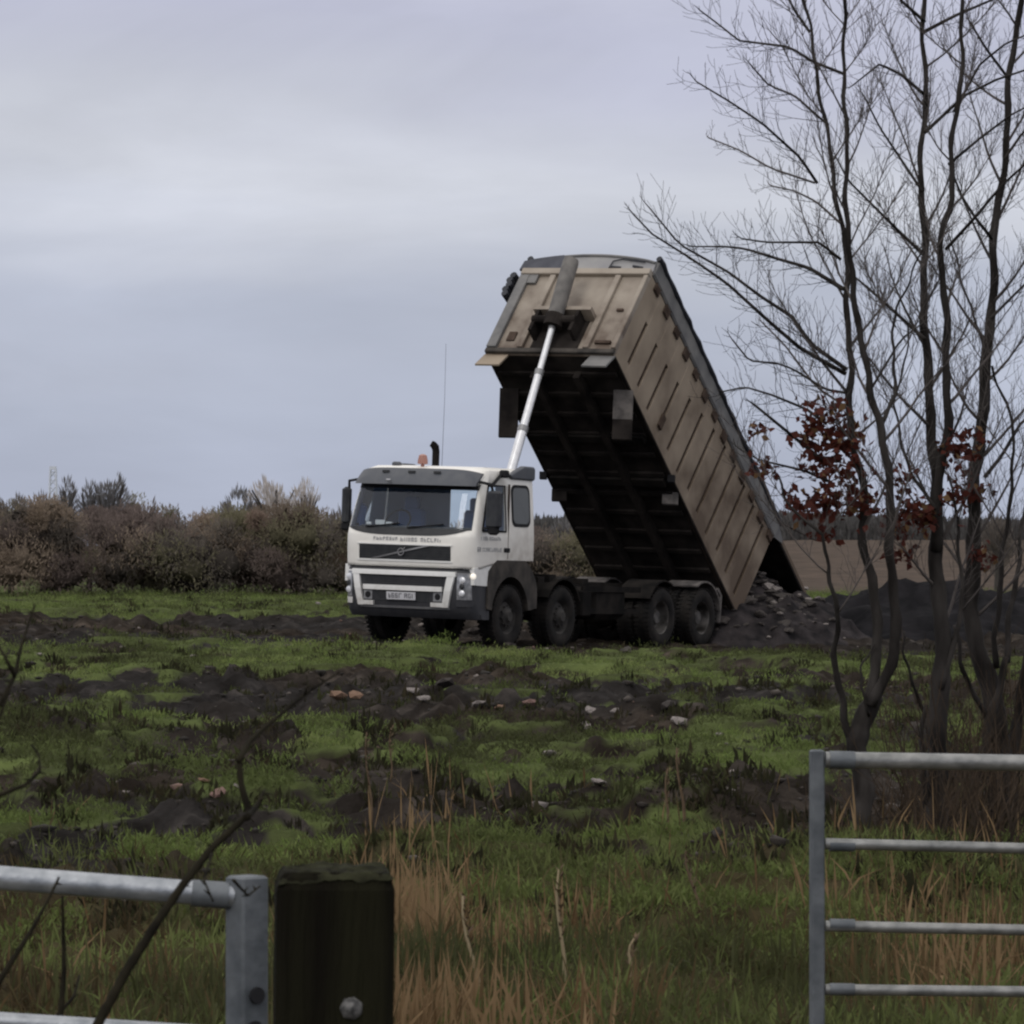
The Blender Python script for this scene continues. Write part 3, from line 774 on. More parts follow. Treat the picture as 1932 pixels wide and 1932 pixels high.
# ---- chassis with its fittings
nb = MB()
for sg in (1, -1):
    a, b = sorted((sg * 0.36, sg * 0.45)); nb.box(a, b, 0.4, 9.75, 0.78, 1.06)
for y in (2.4, 3.9, 5.4, 6.2, 7.7, 9.4): nb.box(-0.36, 0.36, y, y + 0.12, 0.80, 1.02)
chassis = nb.build('chassis', M_CHASSIS, truck)
for a in AX:
    nb = MB(); nb.tube([(-1.0, a, 0.5), (1.0, a, 0.5)], 0.09, 10)
    if a > 5: nb.tube([(-0.28, a, 0.5), (0, a, 0.5), (0.28, a, 0.5)], [0.16, 0.24, 0.16], 12)
    nb.build('axle', M_CHASSIS, chassis)
nb = MB(); nb.box(-0.55, 0.55, 0.35, 2.3, 0.55, 1.25, 0.05); nb.build('engine', M_CHASSIS, chassis)
nb = MB(); nb.box(0.50, 1.12, 4.55, 5.75, 0.45, 1.0, 0.09); nb.build('fuel_tank', M_CHASSIS, chassis)
nb = MB(); nb.box(-1.12, -0.5, 4.2, 5.5, 0.45, 1.0, 0.09); nb.build('air_tank_box', M_CHASSIS, chassis)
nb = MB(); nb.box(0.75, 1.16, 4.05, 4.4, 0.5, 0.95, 0.03); nb.build('battery_box', M_CHASSIS, chassis)
for sg in (1, -1):
    a, b = sorted((sg * 1.10, sg * 1.15))
    nb = MB(); nb.box(a, b, 4.1, 6.2, 0.92, 1.02); nb.box(a, b, 4.1, 6.2, 0.55, 0.64); nb.build('side_guard', M_CHASSIS, chassis)
    for c0, r_, (t0, t1), nm in ((AX[1], 0.62, (150, 25), 'mudguard'), (AX[2], 0.62, (150, 60), 'mudguard'), (AX[3], 0.62, (120, 12), 'mudguard')):
        nb = MB(); rings = []
        for k in range(10):
            t = math.radians(t0 + (t1 - t0) * k / 9)
            xa, xb = sg * 0.60, sg * 1.24
            rings.append([(xb, c0 + r_ * math.cos(t), 0.5 + r_ * math.sin(t)), (xb, c0 + (r_ + .03) * math.cos(t), 0.5 + (r_ + .03) * math.sin(t)), (xa, c0 + (r_ + .03) * math.cos(t), 0.5 + (r_ + .03) * math.sin(t)), (xa, c0 + r_ * math.cos(t), 0.5 + r_ * math.sin(t))])
        nb.loft(rings); nb.build(nm, M_CHASSIS if c0 < 8 else M_FLAP, chassis)
    xa, xb = sorted((sg * 0.62, sg * 1.22))
    MB().prism([(9.06, 1.03), (9.20, 0.90), (9.17, 0.42), (9.13, 0.42), (9.14, 0.88), (9.0, 1.0)], 'x', xa, xb).build('mud_flap', M_FLAP, chassis)
nb = MB(); nb.box(-1.1, 1.1, 9.62, 9.74, 0.42, 0.56); nb.box(-0.5, 0.5, 9.3, 9.75, 0.56, 1.05); nb.build('rear_bumper_bar', M_CHASSIS, chassis)
for y in (2.55, 2.95, 3.55, 4.1):
    nb = MB(); z0 = 1.06; nb.box(-0.9, 1.12, y, y + 0.22, z0, z0 + random.uniform(0.06, 0.16)); nb.build('chassis_bracket', M_CHASSIS, chassis)

# ---- raised body.  a along the floor from the hinge to the headboard, h up from the floor
RY, RZ, LB = 9.80, 0.50, 6.71
TH = math.atan2(4.42, 5.05)
dY, dZ = -math.cos(TH), math.sin(TH)
nY, nZ = math.sin(TH), math.cos(TH)
def btf(x, a, h): return (x, RY + a * dY + h * nY, RZ + a * dZ + h * nZ)
def BB(): return MB(btf)
nb = BB(); nb.box(-1.252, 1.252, 0.0, LB - 0.02, 0.0, 0.028)
body = nb.build('tipper_body', M_UNDER, truck)
body['label'] = 'raised tan tipping body with a black underside'
# longitudinal runners and cross members under the floor
for sg in (1, -1):
    a, b = sorted((sg * 0.36, sg * 0.48)); BB().box(a, b, 0.1, 6.35, -0.16, -0.002).build('runner', M_UNDER, body)
for k in range(13):
    a = 0.25 + k * 0.5
    nb = BB(); nb.box(-1.15, 1.15, a, a + 0.09, -0.05, -0.004); nb.build('cross_member', M_UNDER, body)
BB().box(-1.12, 1.12, 3.55, 3.72, -0.10, -0.006).build('cross_member', M_CHASSIS, body)
BB().box(-1.12, 1.12, 4.65, 4.80, -0.10, -0.006).build('cross_member', M_CHASSIS, body)
# near and far side walls: backing, planks between joints coloured dark for dirt and rib shadow, strips
GA = [0.43 + 0.53 * k for k in range(12)]
for sg in (1, -1):
    xi, xo = sg * 1.175, sg * 1.205
    a, b = sorted((xi, xo))
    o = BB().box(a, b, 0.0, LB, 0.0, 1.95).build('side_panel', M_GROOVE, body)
    a, b = sorted((sg * 1.205, sg * 1.25))
    edges = [0.0] + GA + [LB]
    for k in range(len(edges) - 1):
        e0 = edges[k] + (0.052 if k else 0); e1 = edges[k + 1] - (0.052 if k < len(edges) - 2 else 0)
        BB().box(a, b, e0, e1, 0.10, 1.95, 0.006).build('side_plank', M_BODY, body)
    for k, g in enumerate(GA):                             # joints stop short of the top and bottom edge
        top = 1.86 - 0.62 * sstep(2.0, 5.6, g)
        BB().box(a, b - 0.004 if sg > 0 else b, g - 0.051, g + 0.051, float(top), 1.945).build('joint_cover', M_BODY, body)
        BB().box(a, b - 0.004 if sg > 0 else b, g - 0.051, g + 0.051, 0.105, 0.20 + 0.04 * (k % 3)).build('joint_cover', M_BODY, body)
    BB().box(*sorted((sg * 1.15, sg * 1.256)), 0.0, LB, 0.032, 0.095).build('bottom_rail', M_BODY, body)
    nb = BB(); nb.prism([(sg * 1.20, 1.95), (sg * 1.262, 1.955), (sg * 1.285, 2.0), (sg * 1.285, 2.27), (sg * 1.20, 2.30)], 'y', -0.02, LB); nb.build('top_rail', M_RAIL, body)
    nb = BB(); pts = [(sg * 1.27 + 0.012 * math.sin(k * 1.7), a_, 2.315 + 0.012 * math.cos(k * 2.3)) for k, a_ in enumerate(lin(-0.05, LB + 0.05, 40))]
    nb.tube(pts, 0.055, 8); nb.build('rolled_sheet', M_TARP, body, smooth=60)
    for k in range(13):
        a_ = 0.12 + k * 0.525
        nb = BB(); nb.box(*sorted((sg * 1.25, sg * 1.285)), a_ - 0.11, a_ + 0.11, 1.80 - 0.03 * (k % 2), 1.975, 0.02); nb.build('sheet_hook', M_GROOVE, body)
    # hanging rubber flaps under the front half, plumb whatever the tilt
    def hang(a0, h0, ln, x0, x1, mm, nm):
        va = -nZ * 0 - dZ; vh = -nZ
        p = [(a0, h0), (a0 + va * ln, h0 + vh * ln)]
        m = BB()
        t = 0.02
        m.add([(x0, p[0][0] - t, p[0][1]), (x1, p[0][0] - t, p[0][1]), (x1, p[1][0] - t, p[1][1]), (x0, p[1][0] - t, p[1][1]),
               (x0, p[0][0] + t, p[0][1]), (x1, p[0][0] + t, p[0][1]), (x1, p[1][0] + t, p[1][1]), (x0, p[1][0] + t, p[1][1])],
              [(0, 1, 2, 3), (4, 7, 6, 5), (0, 4, 5, 1), (2, 6, 7, 3), (1, 5, 6, 2), (0, 3, 7, 4)])
        m.build(nm, mm, body)
    hang(5.88, 0.0, 0.50, *sorted((sg * 0.93, sg * 1.30)), M_FLAP if sg > 0 else M_UNDER, 'mud_flap')
    hang(5.88 - 0.50 * dZ, -0.50 * nZ, 0.34, *sorted((sg * 0.93, sg * 1.30)), M_UNDER, 'mud_flap')
    hang(3.32, -0.02, 0.20, *sorted((sg * 0.95, sg * 1.25)), M_FLAP if sg > 0 else M_UNDER, 'bracket_plate')
    hang(3.75, 0.0, 0.12, *sorted((sg * 1.20, sg * 1.34)), M_RUBBER, 'side_hook')
    # step plate hanging from the front lower corner
    nb = BB(); nb.prism([(LB + 0.0, 0.0), (LB + 0.03, 0.0), (LB + 0.16, -0.36), (LB + 0.13, -0.37)], 'x', *sorted((sg * 0.80, sg * 1.27))); nb.build('corner_plate', M_RAIL if sg > 0 else M_BODY, body)
# the box fitting on the near side
BB().box(1.25, 1.29, 4.60, 4.76, 0.26, 0.55, 0.015).build('side_latch', M_GROOVE, body)
# headboard
hb = BB().prism([(-1.25, 0.0), (1.25, 0.0), (1.25, 2.0), (-1.25, 2.0)], 'y', LB, LB + 0.05).build('headboard', M_BODY2, body)
def bfront(x0, x1, h0, h1, p0, p1, mm, nm, par=None, bev=0.0): return BB().box(x0, x1, LB + 0.05 + p0, LB + 0.05 + p1, h0, h1, bev).build(nm, mm, par or body)
bfront(-1.26, 1.26, 1.86, 2.0, -0.02, 0.09, M_BODY2, 'headboard_beam', None, 0.012)
bfront(-1.255, 1.255, 0.0, 0.10, -0.01, 0.06, M_ARCH, 'headboard_beam', None, 0.012)
for x0, x1 in ((-0.66, -0.55), (0.62, 0.73), (-1.255, -1.17), (1.17, 1.255)):
    bfront(x0, x1 + (.10 if x0 < -1.2 else 0), 0.11, 1.85, -0.01, 0.075, M_RAIL if x0 < -1.2 else M_BODY2, 'headboard_rib', None, 0.01)
bfront(-0.42, 0.50, 0.02, 0.80, -0.005, 0.02, M_UNDER, 'ram_well')
bfront(-0.50, 0.62, 0.78, 0.86, 0.0, 0.30, M_BODY2, 'ram_bracket')
bfront(-0.42, -0.36, 0.30, 0.78, 0.02, 0.30, M_UNDER, 'ram_bracket')
bfront(0.36, 0.42, 0.30, 0.78, 0.02, 0.30, M_UNDER, 'ram_bracket')
bfront(-0.95, -0.80, 0.30, 0.50, 0.0, 0.03, M_GROOVE, 'inspection_plate')
bfront(0.80, 1.10, 0.24, 0.30, 0.0, 0.05, M_GROOVE, 'step_slot')
bfront(0.93, 1.05, 1.02, 1.07, 0.0, 0.04, M_GROOVE, 'catch')
# arched board over the headboard
poly = [(-1.30, 2.0), (1.26, 2.0)]
top = []
for t in lin(0, 1, 15):
    x = 1.24 - 2.56 * t; top.append((x, 2.20 + 0.18 * math.sin(math.pi * min(max(t, 0), 1)) ** 0.8))
nb = BB(); nb.prism(poly + top, 'y', LB + 0.005, LB + 0.045); nb.build('arched_front_board', M_ARCHBOARD, body)
pl_ = [p for p in top if p[0] < -0.42]
nb = BB(); nb.prism([(-1.34, 1.99), (-0.42, 2.0)] + pl_, 'y', LB + 0.05, LB + 0.10); nb.build('folded_sheet', mat('slate_sheet', (0.04, 0.043, 0.058), 0.6, col2=(0.065, 0.068, 0.085), scale=5), body)
nb = BB(); nb.tube([(x, LB + 0.06, h) for x, h in top], 0.025, 6); nb.build('arch_rim', M_RAIL, body)
nb = BB(); nb.tube([(0.40, LB + 0.08, 2.05), (0.42, LB + 0.08, 2.22), (0.60, LB + 0.08, 2.27), (1.05, LB + 0.08, 2.20)], 0.014, 6); nb.tube([(0.40, LB + 0.08, 2.08), (0.62, LB + 0.08, 2.06)], 0.025, 6); nb.tube([(0.85, LB + 0.08, 2.10), (1.05, LB + 0.08, 2.06)], 0.022, 6)
nb.build('sheet_cable', M_TARP, body)
nb = BB()
for k in range(5):
    nb.tube([(-1.36 - 0.03 * (k % 2), LB - 0.25, 1.42 + 0.11 * k), (-1.40 - 0.03 * (k % 2), LB + 0.12, 1.40 + 0.11 * k)], 0.065, 8)
nb.build('sheet_bundle', M_TARP, body, smooth=60)
bfront(-1.25, -0.9, 1.66, 1.86, 0.01, 0.06, M_RAIL, 'corner_gusset')
# tailgate hinged at the top rear edge, swung up in line with the rails
tg = BB().box(-1.22, 1.22, -1.86, -0.02, 2.12, 2.17).build('tailgate', M_CHASSIS, body)
for x in (-1.22, -0.4, 0.4, 1.16): BB().box(x, x + 0.06, -1.84, -0.05, 2.172, 2.25).build('tailgate_rib', M_BODY, body)
for sg in (1, -1): BB().prism([(0.0, 1.98), (0.0, 2.30), (-0.35, 2.22), (-0.38, 2.15)], 'x', *sorted((sg * 1.225, sg * 1.25))).build('tailgate_hinge', M_RAIL, body)

# ---- hydraulic ram
def rp(t): return (0.0, 2.53 + (4.82 - 2.53) * t, 1.0 + (5.47 - 1.0) * t)
ram = empty('hydraulic_ram'); ram.parent = truck; ram['label'] = 'silver telescopic ram with a grey cover at its head'
for t0, t1, r_ in ((0.0, 0.60, 0.082), (0.60, 0.82, 0.068), (0.82, 1.0, 0.055)):
    nb = MB(); nb.tube([rp(t0), rp(t1)], r_, 18); nb.build('ram_stage', M_CHROME, ram, smooth=60)
    nb = MB(); nb.tube([rp(t1 - 0.02), rp(t1)], r_ + 0.012, 18); nb.build('ram_collar', M_GREYTRIM, ram, smooth=60)
nb = MB(); nb.tube([rp(1.015), rp(1.03), rp(1.245), rp(1.255)], [0.125, 0.14, 0.14, 0.13], 20); nb.build('ram_cover', M_COVER, ram, smooth=50)
nb = MB(); nb.tube([(-0.42, *rp(1.02)[1:]), (0.42, *rp(1.02)[1:])], 0.07, 10); nb.tube([rp(0.99), rp(1.035)], 0.17, 16); nb.build('trunnion', M_UNDER, ram)

# ------------------------------------------------------------------ soil heaps and stones
def heap(name, cx, cy, rx, ry, h, m, seed, top=None, n=60):
    """a mound of loose soil with a lumpy skin"""
    u = np.linspace(-1, 1, n)
    U, V = np.meshgrid(u, u, indexing='ij')
    X = cx + U * rx; Y = cy + V * ry
    r = np.sqrt(U ** 2 + V ** 2)
    g = np.clip(1 - r, 0, 1); prof = top(U, V) if top is not None else g ** 0.85
    lump = (fbm(X * 1.6, Y * 1.6, seed, 4) - 0.5) * 0.5 + (fbm(X * 5, Y * 5, seed + 3, 3) - 0.5) * 0.30
    Z = ground_base(X, Y) - 0.25 + (h + 0.25) * prof * (0.9 + 0.25 * fbm(X * .8, Y * .8, seed + 8, 2)) + lump * np.clip(prof * 3, 0, 1)
    i, j = np.meshgrid(np.arange(n - 1), np.arange(n - 1), indexing='ij')
    q = np.stack([i * n + j, (i + 1) * n + j, (i + 1) * n + j + 1, i * n + j + 1], -1).reshape(-1, 4)
    return mesh_np(name, np.stack([X, Y, Z], -1).reshape(-1, 3), q, m, smooth=True), (X, Y, Z)
M_SOIL = mat('tipped_dark_soil', (0.014, 0.013, 0.014), 0.95, col2=(0.045, 0.039, 0.040), scale=3.5, detail=8, bump=0.8, bscale=14, spec=0.06)
M_SOIL2 = mat('old_black_soil', (0.008, 0.008, 0.009), 0.95, col2=(0.018, 0.017, 0.019), scale=2.5, detail=8, bump=0.8, bscale=10, spec=0.06)
M_STONE = mat('pale_stone', (0.11, 0.095, 0.088), 0.85, col2=(0.30, 0.27, 0.255), scale=9, bump=0.3, spec=0.06)
M_STONE_G = mat('grey_clod', (0.038, 0.033, 0.031), 0.9, col2=(0.085, 0.076, 0.071), scale=9, bump=0.3, spec=0.06)
M_PINK = mat('pink_clay_lump', (0.13, 0.08, 0.07), 0.9, col2=(0.23, 0.155, 0.135), scale=8, bump=0.3, spec=0.06)
M_ORANGE = mat('orange_clay_lump', (0.14, 0.088, 0.062), 0.9, col2=(0.22, 0.145, 0.105), scale=8, bump=0.3, spec=0.06)

hp = truck_xyz(0.45, 11.35, 0)
def tip_shape(U, V):
    # steep where it leaves the body, a long tail away to the right
    a = np.where(U < 0, -U / 0.60, U / 1.0)
    r = np.sqrt(a ** 2 + (V * 0.95) ** 2)
    return np.clip(1 - r, 0, 1) ** 0.75
hp_o, (HX, HY, HZ) = heap('tipped_soil_heap', hp.x - 0.1, hp.y, 3.0, 2.8, 1.40, M_SOIL, 61, tip_shape, 90)
tag(hp_o, 'freshly tipped heap of dark soil and pale rubble spilling from under the tailgate', 'soil heap')
def long_shape(U, V):
    e = sstep(-1.0, -0.72, U) * (1 - sstep(0.9, 1.0, U))
    return e * np.clip(1 - np.abs(V), 0, 1) ** 0.7 * (0.92 + 0.12 * np.sin(U * 9))
sp_o, _ = heap('old_soil_heap', 15.0, 95.0, 12.0, 3.2, 0.92, M_SOIL2, 71, long_shape, 90)
tag(sp_o, 'long low heap of blackish soil behind the bare trees', 'soil heap')

def rock_mesh(name, seed, m):
    import bmesh
    r = random.Random(seed); bm = bmesh.new(); bmesh.ops.create_icosphere(bm, subdivisions=2 if seed == 3 else 1, radius=1)
    for v_ in bm.verts:
        d = v_.co.normalized()
        k = 0.75 + 0.4 * vnoise(np.array(d.x * 1.7 + seed), np.array(d.y * 1.7 + d.z * 1.3), seed) + r.uniform(-.17, .17)
        v_.co = Vector((d.x * k * 1.15, d.y * k, d.z * k * 0.72))
    me = bpy.data.meshes.new(name); bm.to_mesh(me); bm.free(); me.materials.append(m); return me
RK = {k: [rock_mesh('rubble_' + k, s_, m) for s_ in (1, 2, 3)] for k, m in (('pale', M_STONE), ('grey', M_STONE_G), ('pink', M_PINK), ('orange', M_ORANGE))}
def rock(name, kind, p, size, parent=None, label=None, cat='stone', group=None):
    o = bpy.data.objects.new(name, random.choice(RK[kind])); COL.objects.link(o)
    o.location = p; o.scale = (size * random.uniform(.8, 1.2), size * random.uniform(.8, 1.2), size * random.uniform(.5, .8)); o.rotation_euler = (random.uniform(-.4, .4), random.uniform(-.4, .4), random.uniform(0, 6.3))
    if parent: o.parent = parent
    if label: tag(o, label, cat, group)
    return o
def heap_z(x, y):
    i = int(np.clip(round((x - HX[0, 0]) / (HX[-1, 0] - HX[0, 0]) * 89), 0, 89)); j = int(np.clip(round((y - HY[0, 0]) / (HY[0, -1] - HY[0, 0]) * 89), 0, 89))
    return HZ[i, j]
for k in range(170):                                          # rubble bedded in the tipped load, facing the gate
    t = random.random() ** 0.7
    x = hp.x - 1.6 + 3.2 * random.random() ** 1.3; y = hp.y - 0.1 - 2.2 * random.random() ** 1.2
    z = heap_z(x, y)
    if z < ground_base(x, y) + 0.12: continue
    big = random.random() < 0.18
    rock('stone', 'pale' if random.random() < 0.22 else 'grey', (x, y, z), random.uniform(0.09, 0.17) if big else random.uniform(0.03, 0.08), hp_o)
for px, py, s_, kd in ((1448, 1107, .17, 'pale'), (1462, 1112, .14, 'pale'), (1455, 1118, .12, 'grey'), (1471, 1125, .15, 'grey'), (1460, 1137, .12, 'pale'), (1447, 1132, .13, 'grey'), (1452, 1146, .12, 'grey'), (1470, 1152, .13, 'grey'), (1520, 1110, .08, 'pale'), (1525, 1131, .09, 'pale'), (1508, 1128, .10, 'grey'), (1572, 1169, .10, 'grey')):
    # find where that line of sight meets the heap
    for Y in np.linspace(hp.y - 2.9, hp.y + 1.5, 90):
        p = at(px, py, Y)
        if p[2] <= heap_z(p[0], p[1]): break
    rock('stone', kd, p, s_, hp_o)

def on_ground(px, py):
    """where the line of sight through a place in the photograph meets the field"""
    for Y in np.exp(np.linspace(math.log(16), math.log(150), 700)):
        p = at(px, py, Y)
        if p[2] <= float(ground_z(p[0], p[1])): return p
    return at(px, py, 150)
NAMED = [
    (1000, 1338, 'pink', .20, 'flat pinkish clay lump at the near edge of the churned mud strip'),
    (640, 1320, 'orange', .26, 'widest pale orange clay lump, below the front of the truck'),
    (672, 1322, 'orange', .20, 'smaller pale orange clay lump touching the widest one'),
    (940, 1342, 'orange', .15, 'orange clay lump in the mud in line with the second axle'),
    (905, 1335, 'pale', .14, 'pale stone just beside the orange lump in the mud'),
    (775, 1313, 'pale', .17, 'pale stone heading the cluster in the mud strip'),
    (800, 1322, 'pale', .18, 'largest pale stone of the cluster in the mud strip'),
    (835, 1300, 'grey', .18, 'dull grey stone behind the cluster in the mud strip'),
    (1115, 1345, 'pale', .15, 'upright pale stone on dark soil below the rear wheels'),
    (1105, 1382, 'pale', .16, 'low pale stone where the mud strip meets the grass below the rear axles'),
    (1160, 1350, 'pale', .12, 'small pale stone below the rear axles'),
    (1280, 1375, 'pale', .17, 'whitish stone in the dark hollow left of the forked tree'),
    (1262, 1340, 'grey', .20, 'long grey stone behind the dark hollow'),
    (1355, 1395, 'pale', .13, 'stone at the end of the dark hollow, nearest the forked tree'),
    (1035, 1437, 'pale', .13, 'pale stone alone in the green below the mud strip'),
    (1130, 1495, 'pale', .12, 'pale stone in long grass at the foot of the mud bank'),
    (1020, 1532, 'pink', .08, 'little pinkish stone among the rushes'),
    (412, 1512, 'pink', .15, 'large pink clay lump behind the bramble stem'),
    (385, 1482, 'orange', .10, 'small tan lump beside the large pink clay lump'),
    (450, 1492, 'pale', .07, 'small pale stone close against the bramble stem'),
    (75, 1240, 'pale', .13, 'white stone at the far left of the wheel track'),
    (140, 1246, 'grey', .12, 'grey clod beside the white stone in the wheel track'),
    (265, 1215, 'pale', .10, 'pale stone standing behind the wheel track'),
    (365, 1240, 'pale', .12, 'bluish white stone in the middle of the wheel track'),
    (540, 1222, 'grey', .15, 'grey stone on the track ahead of the truck'),
    (895, 1197, 'grey', .30, 'rounded grey boulder lying under the front bumper of the truck'),
    (960, 1222, 'grey', .22, 'brownish clod by the front wheel of the truck'),
    (1180, 1232, 'grey', .18, 'grey clod on the grass edge between the two pairs of axles'),
    (1510, 1205, 'pale', .10, 'pale stone at the foot of the tipped heap'),
    (1592, 1215, 'pale', .10, 'pale stone at the foot of the leaning thin tree stem'),
    (600, 1147, 'pale', .16, 'pale stone in the far grass just ahead of the truck'),
]
for px, py, kd, s_, lb in NAMED:
    p = on_ground(px, py)
    s_ *= 0.42 if kd != 'grey' else 0.55
    rock('stone', kd, (p[0], p[1], float(ground_z(p[0], p[1])) + s_ * 0.3), s_, None, lb, 'clay lump' if kd in ('pink', 'orange') else 'stone', 'stones and clay lumps scattered over the field')
# crumbs too small to pick apart
def crumbs():
    vs, fs, cs = [], [], []
    n = 0
    for k in range(9000):
        Y = math.exp(random.uniform(math.log(22), math.log(92))); X = random.uniform(-0.125, 0.125) * Y
        mmm = float(mud_of(X, Y))
        if mmm < random.uniform(0.3, 0.9): continue
        z = float(ground_z(X, Y)); r = random.uniform(0.015, 0.055) * (1.9 if random.random() < 0.12 else 1) * (.7 + .006 * Y)
        pts = np.array([(.2, .1, .42), (1, 0, .1), (0, .8, .2), (-.9, 0, .1), (0, -.9, .15), (0, 0, -.8)]) * r * RNG.uniform(.6, 1.3, (6, 1))
        a = random.uniform(0, 6.3); R_ = np.array([[math.cos(a), -math.sin(a), 0], [math.sin(a), math.cos(a), 0], [0, 0, 1]])
        vs.append(pts @ R_.T + (X, Y, z)); fs.append(np.array([(0, 1, 2), (0, 2, 3), (0, 3, 4), (0, 4, 1), (5, 2, 1), (5, 3, 2), (5, 4, 3), (5, 1, 4)]) + n); n += 6
        t = random.random(); c = (.020, .017, .014) if t < .45 else (.036, .030, .026) if t < .80 else (.075, .064, .056) if t < .945 else (.20, .175, .16) if t < .985 else (.17, .11, .09)
        cs.append(np.tile(c, (6, 1)))
    o = mesh_np('soil_crumbs', np.concatenate(vs), np.concatenate(fs), mat('crumb', (.1, .1, .1), 0.95, attr='tone'), cols=np.concatenate(cs))
    tag(o, 'small clods and stone chips on the bare soil', kind='stuff')
crumbs()

# ------------------------------------------------------------------ grass, reeds
M_BLADE = mat('grass_blade', (0.06, 0.09, 0.03), 0.8, attr='tone', spec=0.12, trans=0.4)
def blades(name, base, length, width, lean, cols, label, bend=0.5):
    """each blade a kite of two triangles above its root"""
    n = len(base)
    az = RNG.uniform(0, 2 * np.pi, n); fa = RNG.uniform(0, 2 * np.pi, n)
    d = np.stack([np.cos(az) * np.sin(lean), np.sin(az) * np.sin(lean), np.cos(lean)], -1)
    sd = np.stack([np.cos(fa), np.sin(fa), 0 * fa], -1)
    mid = base + d * (length * 0.5)[:, None]
    tip = base + d * length[:, None]; tip[:, 2] -= (np.sin(lean) * length * bend * 0.5)
    L_ = mid - sd * (width / 2)[:, None]; R_ = mid + sd * (width / 2)[:, None]
    v = np.stack([base, R_, tip, L_], 1).reshape(-1, 3)
    q = np.arange(4 * n).reshape(n, 4)
    c = np.repeat(cols, 4, 0)
    o = mesh_np(name, v, q, M_BLADE, cols=c)
    tag(o, label, kind='stuff'); return o
def scatter(n, y0, y1, half=0.130, shift=0.0):
    Y = np.exp(RNG.uniform(math.log(y0), math.log(y1), n)); X = (RNG.uniform(-half, half, n) + shift) * Y
    return X, Y
def mixcol(t, stops):
    t = np.clip(t, 0, 1); xs = [s_[0] for s_ in stops]
    return np.stack([np.interp(t, xs, [s_[1][k] for s_ in stops]) for k in range(3)], -1)
# low leafy turf in clumps
def turf():
    X, Y = scatter(72000, 18.0, 158.0)
    m = mud_of(X, Y)
    cl = fbm(X * 1.1, Y * 0.8, 91, 3)
    keep = (RNG.random(len(X)) > m * 1.15 - 0.02) & (RNG.random(len(X)) < 0.62 + 1.2 * np.clip(cl - 0.3, 0, 1)) & ~((np.abs(X - 1.4) < 5.2) & (Y > 74.5) & (Y < 92))
    X, Y, cl = X[keep], Y[keep], cl[keep]
    K = 18; n = len(X); R_ = lambda a: np.repeat(a, K)
    rad = RNG.uniform(.05, .13, n) * (1 + .012 * Y); hgt = rad * RNG.uniform(.25, .6, n) * (0.6 + 1.2 * np.clip((cl - .4) * 3, 0, 1))
    q = np.sqrt(RNG.random(n * K)); an = RNG.uniform(0, 6.28, n * K)
    bx = R_(X) + q * R_(rad) * np.cos(an); by = R_(Y) + q * R_(rad) * np.sin(an)
    base = np.stack([bx, by, R_(ground_z(X, Y)) + R_(hgt) * (1 - q ** 2) - .012], -1)
    ln = RNG.uniform(0.025, 0.060, n * K) * (1 + 0.008 * by)
    wd = ln * RNG.uniform(0.10, 0.24, n * K)
    lean = RNG.uniform(0.3, 1.25, n * K)
    t = R_(np.clip(0.48 + (fbm(X * 0.6 + 9, Y * 0.35, 77, 3) - 0.5) * 2.4 + RNG.normal(0, 0.08, n), 0, 1)) + RNG.normal(0, 0.05, n * K)
    c = mixcol(t, [(0, (0.050, 0.054, 0.024)), (0.35, (0.082, 0.096, 0.037)), (0.6, (0.110, 0.140, 0.046)), (0.85, (0.150, 0.205, 0.058)), (1, (0.19, 0.225, 0.08))])
    br = np.repeat(sstep(28, 20, Y) * RNG.random(n) * .8, K)[:, None]
    c = c * (1 - 0.75 * br) + np.array([0.060, 0.046, 0.022]) * 0.75 * br
    blades('field_grass', base, ln, wd, lean, c, 'short rough green grass and moss growing between bare patches of soil')
turf()
def dark_docks():
    # dark rough tussocks along the broken edges, each a dense tuft of fine blades
    X, Y = scatter(5200, 20.0, 135.0)
    m = mud_of(X, Y); pt = fbm(X * 0.9, Y * 0.45, 123, 3)
    keep = (pt > 0.44) & (m > 0.06) & ~((np.abs(X - 1.4) < 5.4) & (Y > 78) & (Y < 92))
    X, Y = X[keep], Y[keep]; K = 44; n = len(X); R_ = lambda a: np.repeat(a, K)
    rad = RNG.uniform(.06, .17, n) * (1 + .006 * Y)
    q = np.sqrt(RNG.random(n * K)); an = RNG.uniform(0, 6.28, n * K)
    bx = R_(X) + q * R_(rad) * np.cos(an); by = R_(Y) + q * R_(rad) * np.sin(an)
    base = np.stack([bx, by, ground_z(bx, by) - .01], -1)
    ln = R_(rad) * RNG.uniform(.55, 1.05, n * K) * (1.05 - .6 * q)
    c = mixcol(R_(RNG.random(n)) + RNG.normal(0, .08, n * K), [(0, (0.022, 0.020, 0.012)), (.5, (0.034, 0.035, 0.017)), (.8, (0.046, 0.036, 0.022)), (1, (0.058, 0.068, 0.027))])
    blades('dark_tussocks', base, ln, ln * RNG.uniform(.12, .26, n * K) , np.clip(q * .8 + RNG.normal(0, .2, n * K), 0, 1.3), c, 'low dark rough tussocks along the edges of the bare soil', bend=.8)
dark_docks()
